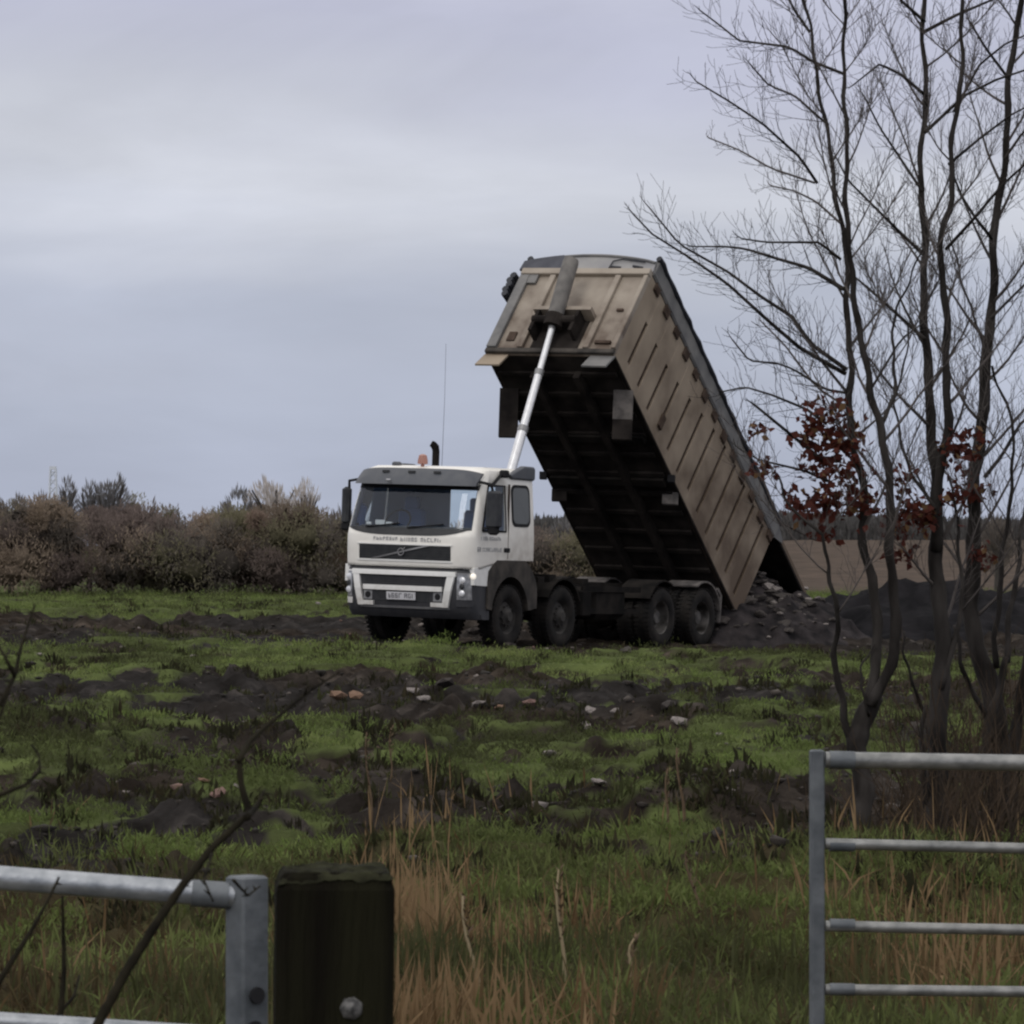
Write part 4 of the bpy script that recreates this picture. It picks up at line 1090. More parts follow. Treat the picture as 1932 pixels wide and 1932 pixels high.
def rushes():
    X, Y = scatter(54000, 13.8, 30.0, 0.125)
    pt = fbm(X * 0.9 + 2, Y * 0.5, 141, 3)
    col_px = (X / Y * FPX + 512) / 1024           # spread across the verge: thickest by the post and the open gate
    along = 0.40 + 0.85 * np.exp(-((X + 0.45) / 0.40) ** 2) + 0.12 * sstep(0.9, 1.4, X) - 0.30 * (1 - sstep(-1.2, -0.65, X))
    dens = np.clip(along + (pt - 0.5) * 1.6, 0, 1) * (1 - sstep(16.8, 22.5, Y) * 0.92)
    keep = RNG.random(len(X)) < dens
    X, Y, pt = X[keep], Y[keep], pt[keep]; n = len(X)
    base = np.stack([X, Y, ground_z(X, Y) - 0.02], -1)
    dead = fbm(X * 1.3, Y * 0.9, 151, 3) - 0.06 + 0.32 * np.exp(-((X + 0.47) / 0.24) ** 2) + 0.11 * sstep(1.0, 1.3, X)
    ln = RNG.uniform(0.12, 0.34, n) * (0.75 + 0.55 * np.clip((dead - .4) * 3, 0, 1))
    t = np.clip((dead - 0.5) * 3.0 + 0.5 + RNG.normal(0, .20, n), 0, 1)
    c = mixcol(t, [(0, (0.058, 0.062, 0.027)), (0.35, (0.084, 0.088, 0.038)), (0.55, (0.095, 0.072, 0.036)), (0.82, (0.145, 0.092, 0.047)), (1, (0.24, 0.162, 0.088))])
    blades('verge_rushes', base, ln, RNG.uniform(0.006, 0.015, n), np.abs(RNG.normal(0.0, 0.62, n)), c, 'tangle of brown and green dead grass and rushes on the verge behind the gates', bend=0.8)
    X, Y = scatter(44000, 13.8, 27.0, 0.125)
    base = np.stack([X, Y, ground_z(X, Y) - 0.02], -1); n = len(X)
    g = fbm(X * 1.2, Y * 0.8, 171, 3)
    c = mixcol(np.clip((g - .5) * 3 + .5 + RNG.normal(0, .15, n), 0, 1), [(0, (0.062, 0.046, 0.025)), (.3, (0.082, 0.062, 0.033)), (.55, (0.076, 0.082, 0.033)), (.82, (0.100, 0.122, 0.042)), (1, (0.145, 0.170, 0.060))])
    blades('verge_grass', base, RNG.uniform(0.06, 0.19, n), RNG.uniform(0.006, 0.014, n), RNG.uniform(0.2, 1.2, n), c, 'green and brown undergrowth at the foot of the rushes')
rushes()
# single dead weed stalks one can tell apart
M_STALK = mat('dead_stalk', (0.085, 0.055, 0.035), 0.9, col2=(0.13, 0.09, 0.05), scale=20)
def stalk(px, py0, py1, lean, label, thick=0.007, pale=False):
    g = on_ground(px, py0); Y = g[1]; z0 = float(ground_z(g[0], Y))
    tip = at(px + lean, py1, Y)
    m = MB(); p0 = np.array([g[0], Y, z0 - .03]); pts = [p0 + (tip - p0) * t + np.array([0.012 * math.sin(t * 6), 0, 0]) for t in lin(0, 1, 7)]
    m.tube(pts, [thick * (1 - .6 * t) for t in lin(0, 1, 7)], 5)
    root = m.build('weed_stalk', M_STALK if not pale else mat('straw', (0.25, 0.20, 0.12), 0.9), None, smooth=180)
    tag(root, label, 'weed', 'dead weed stalks standing in the verge')
    sm = MB(); r = random.Random(int(px))
    for k in range(30):
        t = 0.45 + 0.55 * k / 29; q = p0 + (tip - p0) * t; a = r.uniform(0, 6.3); l = r.uniform(.012, .04)
        d = np.array([math.cos(a) * l * .7, math.sin(a) * l * .7, l * .8]); s_ = np.array([-math.sin(a), math.cos(a), 0]) * .005
        sm.add([q, q + d * .5 + s_, q + d, q + d * .5 - s_], [(0, 1, 2, 3)])
    sh = sm.build('seed_head', M_STALK, root); sh['kind'] = 'stuff'
stalk(1290, 1560, 1410, -12, 'tall brown dock stalk with a ragged seed head, standing out in the green field', .012)
stalk(1255, 1570, 1450, 6, 'thinner brown stalk just beside the tall dock stalk', .010)
stalk(700, 1560, 1385, -8, 'dark thin stalk above the wooden post, leaning slightly', .008)
stalk(735, 1500, 1375, 4, 'short stalk with two stems behind the dark thin stalk', .007)
stalk(1320, 1750, 1605, -25, 'blackish bent stem near the middle of the verge', .008)
stalk(1180, 1930, 1770, 18, 'straw coloured stem leaning right at the bottom of the verge', .009, True)
stalk(1060, 1880, 1640, -4, 'tall pale grass stem in the middle of the verge', .008, True)
stalk(905, 1930, 1690, -30, 'pale straw stem leaning over beside the wooden post', .009, True)

# ------------------------------------------------------------------ far scrub, trees, mast
M_TWIG = mat('far_twigs', (0.07, 0.06, 0.05), 0.95, attr='tone', spec=0.03, trans=0.45)
def sticks(base, d, ln, wd):
    n = len(base); fa = RNG.uniform(-0.5, 0.5, n)
    sd = np.stack([np.cos(fa), np.sin(fa), 0 * fa], -1)
    mid = base + d * (ln * .5)[:, None]; tip = base + d * ln[:, None]
    return np.stack([base, mid + sd * (wd / 2)[:, None], tip, mid - sd * (wd / 2)[:, None]], 1).reshape(-1, 3)
HX_ = np.array([-260, 0, 60, 93, 155, 205, 251, 300, 326, 373, 405, 489, 520, 600, 700, 764, 800, 1000, 1230, 1340, 1500, 1650, 1800, 2000, 2200, 2336, 2600])
HYp = np.array([1120, 1122, 1140, 1130, 1130, 1122, 1120, 1124, 1127, 1136, 1168, 1164, 1150, 1136, 1140, 1172, 1180, 1185, 1196, 1196, 1200, 1205, 1212, 1214, 1214, 1212, 1212])
def scrub_top(x, y):
    px = (x / y * FPX + 512) / 0.43836
    return EYE + (HOR / 0.43836 - np.interp(px, HX_, HYp)) * 0.43836 / FPX * y
PAL = np.array([(0.072, 0.058, 0.045), (0.084, 0.063, 0.051), (0.076, 0.070, 0.046), (0.054, 0.047, 0.041), (0.100, 0.080, 0.062), (0.064, 0.051, 0.046)])
def woodland():
    B, S_ = 600, 430
    y = 152 + 14 * RNG.random(B) ** 1.3; x = RNG.uniform(-0.165, 0.040, B) * y
    H = scrub_top(x, y)
    tier = RNG.random(B); cz = np.where(tier < .45, H * RNG.uniform(.60, .84, B), H * RNG.uniform(.15, .62, B))
    y = np.where(tier < .45, y, 151 + (y - 151) * .45)
    rx = np.where(tier < .45, RNG.uniform(.35, .85, B), RNG.uniform(.6, 1.5, B)); rz = np.maximum(np.minimum(rx * RNG.uniform(.55, .9, B), H * 1.0 - cz), .25)
    idx = np.clip(((fbm(x * .28, cz * .5 + y * .05, 211, 3) - .28) * 2.3 * 6).astype(int), 0, 5); tone = RNG.uniform(.85, 1.2, B)
    n = B * S_; R_ = lambda a: np.repeat(a, S_)
    u = RNG.normal(0, 1, (n, 3)); u /= np.linalg.norm(u, axis=1)[:, None]; u[:, 1] = -np.abs(u[:, 1]) * .9 + .1 * u[:, 1]
    r = RNG.uniform(.42, 1.0, n) ** .8
    base = np.stack([R_(x) + u[:, 0] * r * R_(rx), R_(y) + u[:, 1] * r * R_(rx), R_(cz) + u[:, 2] * r * R_(rz)], -1)
    base[:, 2] = np.maximum(base[:, 2], 0.02)
    d = u * .8 + RNG.normal(0, .55, (n, 3)) + np.array([0, 0, .25]); d /= np.linalg.norm(d, axis=1)[:, None]
    # rounded dense cores
    nu, nv_ = 12, 7
    th = np.linspace(0, 2 * np.pi, nu, endpoint=False); ph = np.linspace(0.05, np.pi - .05, nv_)
    TH_, PH_ = np.meshgrid(th, ph, indexing='ij')
    un = np.stack([np.cos(TH_) * np.sin(PH_), np.sin(TH_) * np.sin(PH_), np.cos(PH_)], -1).reshape(-1, 3)
    m_ = len(un)
    cv = np.stack([x[:, None] + un[:, 0] * rx[:, None] * .36, y[:, None] + un[:, 1] * rx[:, None] * .36, np.maximum(cz[:, None] + un[:, 2] * rz[:, None] * .4, 0.0)], -1)
    cv += RNG.normal(0, .06, cv.shape)
    ii, jj = np.meshgrid(np.arange(nu), np.arange(nv_ - 1), indexing='ij'); k2 = (ii + 1) % nu
    qq = np.stack([ii * nv_ + jj, ii * nv_ + jj + 1, k2 * nv_ + jj + 1, k2 * nv_ + jj], -1).reshape(-1, 4)
    cq = (qq[None] + (np.arange(B) * m_)[:, None, None]).reshape(-1, 4)
    ccol = np.repeat(PAL[idx] * tone[:, None] * 1.6, m_, 0)
    c = R_(np.arange(B)); c = PAL[idx][c] * tone[c][:, None] * (0.94 + .12 * RNG.random((n, 1))) * 2.75  # palette brightened: far haze is put into the twig colour
    sv_ = sticks(base, d, RNG.uniform(.08, .22, n), RNG.uniform(.02, .045, n))
    o = mesh_np('scrub_woodland', np.concatenate([cv.reshape(-1, 3), sv_]), np.concatenate([cq, np.arange(4 * n).reshape(n, 4) + len(cv) * m_]), M_TWIG, cols=np.concatenate([ccol, np.repeat(c, 4, 0)]), smooth=True)
    tag(o, 'leafless brown scrub wood along the far edge of the field', kind='stuff')
woodland()
def distant_line():
    n = 26000
    y = 345 + 25 * RNG.random(n); x = RNG.uniform(0.0, 0.165, n) * y
    px = (x / y * FPX + 512) / 0.43836
    top = EYE + (1236 - np.interp(px, [1300, 1700, 1900, 2100, 2336, 2700], [1192, 1178, 1184, 1196, 1202, 1198]) - 6 * fbm(x * .25, y * 0, 221, 3)) * .43836 / FPX * y
    z = 1.2 + RNG.random(n) ** .8 * (top - 1.2)
    base = np.stack([x, y, z], -1); az = RNG.uniform(0, 6.28, n); le = np.abs(RNG.normal(0, .5, n))
    d = np.stack([np.cos(az) * np.sin(le), np.sin(az) * np.sin(le), np.cos(le)], -1)
    c = np.tile((0.095, 0.092, 0.090), (n, 1)) * (0.7 + .6 * RNG.random((n, 1)))
    o = mesh_np('distant_woods', sticks(base, d, RNG.uniform(.4, 1.0, n), RNG.uniform(.08, .2, n)), np.arange(4 * n).reshape(n, 4), M_TWIG, cols=np.repeat(c, 4, 0))
    tag(o, 'grey line of distant trees beyond the brown rise', kind='stuff')
distant_line()
def far_tree(px, top_py, wpx, col, label, n=2600, y=158.0, name='bare_tree', power=1.0):
    """a bare tree on the skyline: trunk and a crown of fine twigs"""
    X, Y, zt = at(px, top_py, y); X = (px * 1024 / 1932 - 512) / FPX * y
    wd = wpx * 1024 / 1932 / FPX * y / 2; h = zt
    root = empty(name, (X, y, 0.0)); tag(root, label, 'tree', 'bare trees along the far edge of the field')
    m = MB(); m.tube([(0, 0, -0.2), (0.05, 0, h * .45), (-.03, 0, h * .8)], [.12, .08, .03], 6)
    for k in range(7):
        a = random.uniform(0, 6.28); m.tube([(0.03, 0, h * random.uniform(.3, .6)), (math.cos(a) * wd * .5, math.sin(a) * wd * .5, h * .75), (math.cos(a) * wd * .8, math.sin(a) * wd * .8, h * .88)], [.05, .03, .015], 4)
    m.build('trunk', mat('far_bark', (0.05, 0.045, 0.04), 0.95), root)
    u = RNG.normal(0, 1, (n, 3)); u /= np.linalg.norm(u, axis=1)[:, None]; r = RNG.random(n) ** (1 / 2.2)
    p = u * r[:, None] * np.array([wd, wd, h * .36]) + np.array([0, 0, h * .62])
    lump = vnoise(p[:, 0] * 2.2 + px, p[:, 2] * 2.2, 7); kp = lump > 0.33; p = p[kp]; u = u[kp]
    d = u * .6 + np.array([0, 0, .7]); d /= np.linalg.norm(d, axis=1)[:, None]
    k = len(p); c = np.tile(col, (k, 1)) * (.7 + .6 * RNG.random((k, 1)))
    mesh_np('crown', sticks(p, d, RNG.uniform(.12, .36, k), RNG.uniform(.016, .038, k) * power), np.arange(4 * k).reshape(k, 4), M_TWIG, root, np.repeat(c, 4, 0))
G1, G2, G3 = (0.17, 0.165, 0.165), (0.50, 0.46, 0.43), (0.15, 0.13, 0.115)
far_tree(207, 886, 72, G1, 'tallest dark bare tree on the skyline of the scrub, left of the pale one')
far_tree(168, 904, 34, G1, 'small thin tree close beside the tallest dark one', 900)
far_tree(128, 900, 36, G1, 'narrow upright tree standing between the mast and the tallest dark tree', 1000)
far_tree(270, 934, 60, G3, 'low brown rounded tree on the slope of the skyline right of the tallest dark tree', 1800)
far_tree(20, 926, 70, G3, 'brown rounded tree at the left edge of the photograph', 2000)
far_tree(80, 934, 60, G3, 'low wide brown tree under the mast', 1800)
far_tree(450, 922, 66, G1, 'grey bushy tree leaning against the pale tree', 2000)
far_tree(520, 898, 130, G2, 'broad pale greyish tree, the lightest on the skyline', 4200, power=.9)
far_tree(575, 908, 66, G2, 'narrower pale tree joined to the broad pale one', 1800)
far_tree(573, 940, 44, G3, 'small dark tree in front of the pale trees', 1100, 153.0)
far_tree(640, 962, 60, G3, 'low brown bush right beside the cab of the truck', 1500, 154.0)
far_tree(350, 955, 60, G3, 'low brown bush in the dip of the skyline', 1500, 156.0)
far_tree(1062, 985, 44, G1, 'grey bush seen through the gap between cab and raised body', 1200, 156.0)
far_tree(1880, 975, 60, G3, 'brown bush beyond the soil heap at the right edge', 1500, 156.0)
# mast
mx, my, mz = at(100, 886, 760)
mast = empty('lattice_mast', (mx, my, 1.5)); tag(mast, 'faint grey lattice mast far beyond the scrub wood', 'mast')
M_MAST = mat('hazy_mast_grey', (0.60, 0.63, 0.70), 0.7)  # paled towards the sky: distance haze put into the colour
H_ = mz - 1.5
for sx in (-1, 1):
    for sy in (-1, 1):
        MB().tube([(sx * .85, sy * .85, 0), (sx * .42, sy * .42, H_)], .12, 5).build('mast_leg', M_MAST, mast)
nb = MB()
for k in range(9):
    z0, z1 = H_ * k / 9, H_ * (k + 1) / 9; a, b = .85 - .43 * k / 9, .85 - .43 * (k + 1) / 9
    for (x0, y0), (x1, y1) in (((-1, -1), (1, -1)), ((1, -1), (1, 1)), ((1, 1), (-1, 1)), ((-1, 1), (-1, -1))):
        nb.tube([(x0 * a, y0 * a, z0), (x1 * b, y1 * b, z1)], .06, 4); nb.tube([(x1 * a, y1 * a, z0), (x0 * b, y0 * b, z1)], .06, 4)
nb.build('lattice_bracing', M_MAST, mast)
MB().box(-.5, .5, -.5, .5, H_, H_ + .5).build('mast_head', M_MAST, mast)

# ------------------------------------------------------------------ bare beech trees by the gate
M_BARK = mat('wet_dark_bark', (0.016, 0.014, 0.013), 0.85, col2=(0.050, 0.045, 0.042), scale=9, stretch=(1, 1, .3), bump=0.4, bscale=30, spec=0.06)
M_TWIGB = mat('fine_twigs', (0.095, 0.084, 0.080), 0.85, spec=0.06)  # paler than the bark: sky glare round thin wood is in the colour
M_LEAF = mat('dead_beech_leaf', (0.12, 0.036, 0.026), 0.75, attr='tone', spec=0.2, trans=0.35)
def line_pts(pl, Y, drift, wob=0.0, rnd=None, sub=3):
    """points of a traced stem, its depth wandering by drift metres from foot to tip"""
    pl = np.array(pl, float); n = len(pl)
    s_ = np.concatenate([[0], np.cumsum(np.hypot(*np.diff(pl, axis=0).T))]); t = np.linspace(0, s_[-1], n * sub)
    px, py = np.interp(t, s_, pl[:, 0]), np.interp(t, s_, pl[:, 1]); u = t / s_[-1]
    out = []
    ph = rnd.uniform(0, 6) if rnd else 0
    for a, b, q in zip(px, py, u):
        out.append(at(a, b, Y + drift * q + wob * math.sin(q * 5 + ph)))
    return out
def twig(mb_, p, d, ln, r0, rnd, depth, spread=0.75):
    """a twig that curves upward and forks"""
    pts = [np.array(p)]; d = np.array(d); d = d / np.linalg.norm(d); n = 5; seg = ln / (n - 1)
    kids = []
    for k in range(n - 1):
        d = d + np.array([rnd.gauss(0, .16), rnd.gauss(0, .16), rnd.gauss(0.13, .12)]); d = d / np.linalg.norm(d)
        pts.append(pts[-1] + d * seg); kids.append((pts[-1], d.copy()))
    mb_.tube(pts, [max(r0 * (1 - .75 * i / (n - 1)), .0011) for i in range(n)], 4 if r0 > .004 else 3, False)
    if depth > 0:
        sgn = rnd.choice((-1, 1))
        for q, dd in kids[:-1] if depth > 1 else kids[:3]:
            for rep_ in range(2 if depth > 1 and rnd.random() < .75 else 1):
                if rnd.random() < .12: continue
                ax = np.array([rnd.uniform(-1, 1), rnd.uniform(-1, 1), rnd.uniform(-.2, .5)]); side = np.cross(dd, ax); side /= max(np.linalg.norm(side), 1e-6)
                nd = dd * math.cos(spread) + side * math.sin(spread) + np.array([0, 0, .15])
                twig(mb_, q, nd, ln * rnd.uniform(.32, .62), r0 * .55, rnd, depth - 1, spread); sgn = -sgn
def limb(parent, origin, pl, Y, r0, r1, rnd, drift, twigs=1.0, tl=(0.18, 0.5), depth=1, wob=.04):
    pts = line_pts(pl, Y, drift, wob, rnd)
    m = MB(lambda x, y, z: (x - origin[0], y - origin[1], z - origin[2]))
    n = len(pts); m.tube(pts, [r0 + (r1 - r0) * i / (n - 1) for i in range(n)], 6, True)
    step = 0.056 / twigs; acc = 0; side = 1
    for i in range(1, n):
        seg = pts[i] - pts[i - 1]; l = np.linalg.norm(seg); acc += l
        while acc > step:
            acc -= step; q = pts[i - 1] + seg * rnd.random(); t_ = i / n
            d = seg / max(l, 1e-6); up = np.array([0, 0, 1.0]); sv = np.cross(d, np.array([0, 1.0, 0])) * side + np.array([0, rnd.uniform(-.8, .8), 0]); side = -side
            nd = d * .75 + sv * .75 + up * .15
            twig(m, q, nd, rnd.uniform(*tl) * (1 - .35 * t_), max(.0028 * (1 - .4 * t_), .0017), rnd, depth)
    twig(m, pts[-1], pts[-1] - pts[-2], rnd.uniform(.05, .10), max(r1, .002), rnd, 1)
    return m.build('branch', M_TWIGB if r0 < .007 else M_BARK, parent, smooth=180)
def leaf_clusters(parent, origin, cl, Y, name='foliage', seed=3):
    r = np.random.default_rng(seed); vs, cs = [], []
    for px, py, rp_, num in cl:
        cpos = at(px, py, Y); rad = rp_ * 1024 / 1932 / FPX * Y
        for k in range(int(num * 1.35)):
            u = r.normal(0, .55, 3); p = cpos + u * np.array([rad, rad * 1.6, rad * .8]) - np.array(origin)
            a = r.normal(0, 1, 3); a /= np.linalg.norm(a); b = np.cross(a, r.normal(0, 1, 3)); b /= np.linalg.norm(b)
            L_, W_ = r.uniform(.03, .06), r.uniform(.018, .034); nrm = np.cross(a, b) * W_ * .3
            vs.append([p, p + a * L_ * .5 + b * W_ / 1.3 + nrm, p + a * L_, p + a * L_ * .5 - b * W_ / 1.3 + nrm])
            t = r.random(); c = np.array((.045, .012, .010)) * (1 - t) + np.array((.110, .030, .020)) * t
            if r.random() < .12: c = np.array((.17, .10, .05))
            cs.append(np.tile(c, (4, 1)))
    v = np.array(vs).reshape(-1, 3); n = len(v) // 4
    o = mesh_np(name, v, np.arange(4 * n).reshape(n, 4), M_LEAF, parent, np.concatenate(cs))
    o['kind'] = 'stuff'; return o
def tree(name, label, foot, Y, stems, limbs, leaves, seed, auto=1.0):
    rnd = random.Random(seed); O_ = at(*foot, Y); O_[2] = float(ground_z(O_[0], Y))
    root = empty(name, O_); tag(root, label, 'tree', 'bare young trees behind the open gate')
    tf = lambda x, y, z: (x - O_[0], y - O_[1], z - O_[2])
    k_ = 1024 / 1932 / FPX * Y
    for pl, w0, w1, dr in stems:                         # widths in px of the 1932 px view
        pts = line_pts(pl, Y, dr, .05, rnd, 4); n = len(pts); f1, f2 = rnd.uniform(0, 6), rnd.uniform(0, 6)
        for i in range(1, n - 1):
            e_ = min(i, 6) / 6 * (0.009 * math.sin(i * .62 + f1) + 0.005 * math.sin(i * 1.45 + f2)); pts[i] = pts[i] + np.array([e_, e_ * .5, 0])
        rr = [max((w1 + (w0 - w1) * (1 - i / (n - 1)) ** (1.9 if w0 > 55 else 1.35)) * .82 * k_ / 2 * (1 + .09 * math.sin(i * 1.9) + .05 * math.sin(i * .7 + w0)), .003) for i in range(n)]
        m = MB(tf); m.tube(pts, rr, 9, True); m.build('trunk', M_BARK, root, smooth=180)
        # own side branches, alternate, rising
        if auto <= 0: continue
        side = 1; acc = 0
        for i in range(n // 5, n - 1):
            acc += np.linalg.norm(pts[i + 1] - pts[i])
            if acc > 0.21 / auto:
                acc = 0; q = pts[i]; z_ = q[2] - O_[2]
                if z_ < 1.1: continue
                a = side * rnd.uniform(.3, 1.0); side = -side
                ln = rnd.uniform(.35, .95) * (1.15 - .1 * z_); dpt = rnd.uniform(-.8, .8)
                b = MB(tf)
                d = np.array([a, dpt, rnd.uniform(.55, 1.1)]); d /= np.linalg.norm(d)
                pp = [q]; dd = d.copy()
                for s_ in range(9):
                    dd = dd + np.array([rnd.gauss(0, .06), rnd.gauss(0, .06), .045]); dd /= np.linalg.norm(dd); pp.append(pp[-1] + dd * ln / 9)
                r0 = min(rr[i] * .45, .011); b.tube(pp, [max(r0 * (1 - .75 * t / 9), .0022) for t in range(10)], 5, True)
                for t in range(2, 10):
                    for e_ in range(2):
                        sv = np.array([rnd.uniform(-1, 1), rnd.uniform(-.8, .8), rnd.uniform(0, .9)])
                        twig(b, pp[t], dd * .5 + sv * .7, rnd.uniform(.10, .30), .0024, rnd, 1)
                b.build('branch', M_TWIGB, root, smooth=180)
    for pl, w0, w1, dr, tw, tl in limbs:
        limb(root, O_, pl, Y, w0 * k_ / 2, w1 * k_ / 2, rnd, dr, tw, tl)
    if leaves: leaf_clusters(root, O_, leaves, Y, seed=seed)
    return root
TL, TM, TS = (0.18, 0.5), (0.14, 0.36), (0.08, 0.22)
tree('beech_tree', 'bare forked tree closest to the truck, low trunk splitting into a V, red dead leaves', (1610, 1600), 25.4,
     [([(1600, 1645), (1625, 1560), (1628, 1480), (1620, 1408), (1622, 1366), (1649, 1315)], 46, 48, 0),
      ([(1640, 1330), (1652, 1270), (1656, 1223), (1645, 1088), (1626, 1003), (1630, 934), (1610, 830), (1600, 741), (1605, 681), (1599, 561), (1592, 441), (1574, 341), (1558, 240), (1542, 132), (1526, 48), (1508, -40)], 27, 7, .25),
      ([(1642, 1330), (1691, 1242), (1683, 1088), (1680, 973), (1672, 857), (1664, 800), (1640, 741), (1623, 621), (1611, 541), (1600, 480), (1599, 400), (1597, 280), (1593, 200), (1597, 160), (1590, 60), (1596, -40)], 28, 8, -.2),
      ([(1608, 1400), (1595, 1369), (1576, 1261), (1579, 1165), (1565, 1069), (1549, 1011), (1518, 980), (1487, 950), (1470, 900)], 20, 5, -.4),
      ([(1664, 800), (1690, 745), (1683, 690), (1691, 581), (1707, 545), (1742, 470)], 11, 4, .3),
      ([(1640, 1350), (1622, 1290), (1630, 1250), (1650, 1215)], 9, 4, -.1)],
     [([(1595, 705), (1510, 657), (1454, 609), (1370, 533), (1306, 489), (1230, 441), (1196, 405)], 9, 3, -.5, 1.1, TM),
      ([(1597, 697), (1530, 649), (1494, 597), (1438, 561), (1374, 513), (1282, 461), (1228, 395)], 9, 3, .4, 1.2, TM),
      ([(1591, 545), (1526, 505), (1470, 489), (1406, 469), (1370, 465), (1310, 465)], 9, 3, .6, 1.6, TM),
      ([(1586, 489), (1546, 457), (1446, 457), (1400, 450)], 6, 3, -.4, 1.3, TM),
      ([(1595, 741), (1558, 735), (1498, 697), (1466, 685), (1414, 681), (1382, 641)], 6, 3, .3, 1.3, TM),
      ([(1542, 345), (1510, 297), (1438, 232), (1378, 192), (1318, 156)], 6, 3, -.4, 1.3, TM),
      ([(1538, 345), (1454, 317), (1398, 284), (1338, 260)], 5, 3, .3, 1.2, TS),
      ([(1595, 140), (1534, 116), (1490, 88), (1394, 76), (1362, 50), (1325, 22)], 7, 3, .5, 1.6, TM),
      ([(1556, 230), (1500, 180), (1450, 160), (1415, 120)], 5, 3, -.5, 1.6, TM),
      ([(1528, 60), (1500, 20), (1480, -20)], 6, 4, .2, 2.0, TM),
      ([(1585, 420), (1540, 380), (1500, 360), (1455, 350)], 5, 3, .5, 1.2, TM),
      ([(1568, 910), (1518, 888), (1433, 868), (1400, 850)], 7, 3, .3, 1.0, TS),
      ([(1560, 875), (1491, 819), (1425, 765)], 8, 5, -.3, .7, TS),
      ([(1560, 800), (1522, 772), (1456, 745), (1406, 730), (1368, 738)], 7, 3, .3, 1.3, TM),
      ([(1600, 770), (1540, 730), (1480, 650), (1440, 610)], 5, 3, .5, 1.1, TM),
      ([(1440, 905), (1470, 985), (1540, 1020)], 4, 3, .2, .6, TS),
      ([(1640, 740), (1700, 640), (1740, 610)], 6, 3, .3, 1.2, TM)],
     [(1560, 790, 46, 90), (1590, 830, 34, 70), (1535, 830, 34, 50), (1545, 875, 40, 60), (1575, 935, 46, 90), (1535, 955, 40, 60), (1500, 950, 25, 22), (1620, 950, 36, 50), (1440, 885, 26, 26), (1430, 810, 18, 14), (1560, 1010, 18, 16), (1600, 880, 34, 40)], 101)
tree('beech_tree', 'bare tree with several straight tall stems, in the middle of the clump', (1775, 1440), 26.6,
     [([(1762, 1640), (1764, 1500), (1768, 1396), (1776, 1281), (1776, 1165), (1768, 1069), (1764, 973), (1768, 888), (1753, 761), (1748, 681), (1747, 641), (1743, 481), (1740, 361), (1739, 260), (1747, 160), (1743, 40), (1744, -50)], 62, 11, .2),
      ([(1766, 1040), (1771, 900), (1791, 780), (1787, 703), (1783, 581), (1777, 481), (1779, 421), (1795, 381), (1795, 300), (1807, 200), (1815, 100), (1819, -40)], 26, 9, -.25),
      ([(1758, 1600), (1745, 1480), (1735, 1400), (1748, 1330)], 26, 10, -.2), ([(1760, 1370), (1722, 1300), (1708, 1240), (1706, 1190)], 11, 5, -.2),
      ([(1775, 1300), (1800, 1220), (1815, 1120), (1810, 1000), (1790, 900)], 16, 6, .3),
      ([(1765, 960), (1725, 900), (1700, 850), (1690, 760), (1705, 680), (1720, 600)], 9, 4, .4)],
     [([(1745, 640), (1690, 590), (1640, 545), (1610, 520)], 8, 4, .4, 1.0, TM),
      ([(1742, 480), (1690, 430), (1640, 380), (1600, 340), (1580, 300)], 7, 3, -.3, 1.3, TM),
      ([(1740, 360), (1700, 300), (1660, 240), (1630, 180)], 6, 3, .3, 1.2, TM),
      ([(1747, 180), (1700, 140), (1660, 120), (1610, 160)], 7, 3, -.3, 1.0, TM),
      ([(1743, 60), (1800, 30), (1870, 0)], 8, 5, .3, 1.0, TM),
      ([(1745, 40), (1700, 0), (1690, -30)], 7, 5, -.2, 1.0, TM),
      ([(1745, 250), (1820, 180), (1880, 150), (1940, 130)], 7, 4, .4, 1.0, TM),
      ([(1785, 470), (1840, 410), (1890, 350), (1945, 300)], 7, 4, -.3, 1.0, TM),
      ([(1800, 210), (1850, 120), (1900, 80), (1950, 60)], 6, 3, .3, 1.2, TM),
      ([(1790, 310), (1850, 260), (1910, 215), (1960, 190)], 6, 3, -.4, 1.1, TM)],
     [(1720, 965, 34, 70), (1745, 975, 30, 50), (1700, 900, 26, 26), (1808, 850, 36, 60), (1830, 830, 24, 24), (1800, 935, 26, 30), (1700, 1050, 22, 30), (1690, 1000, 20, 20)], 202)
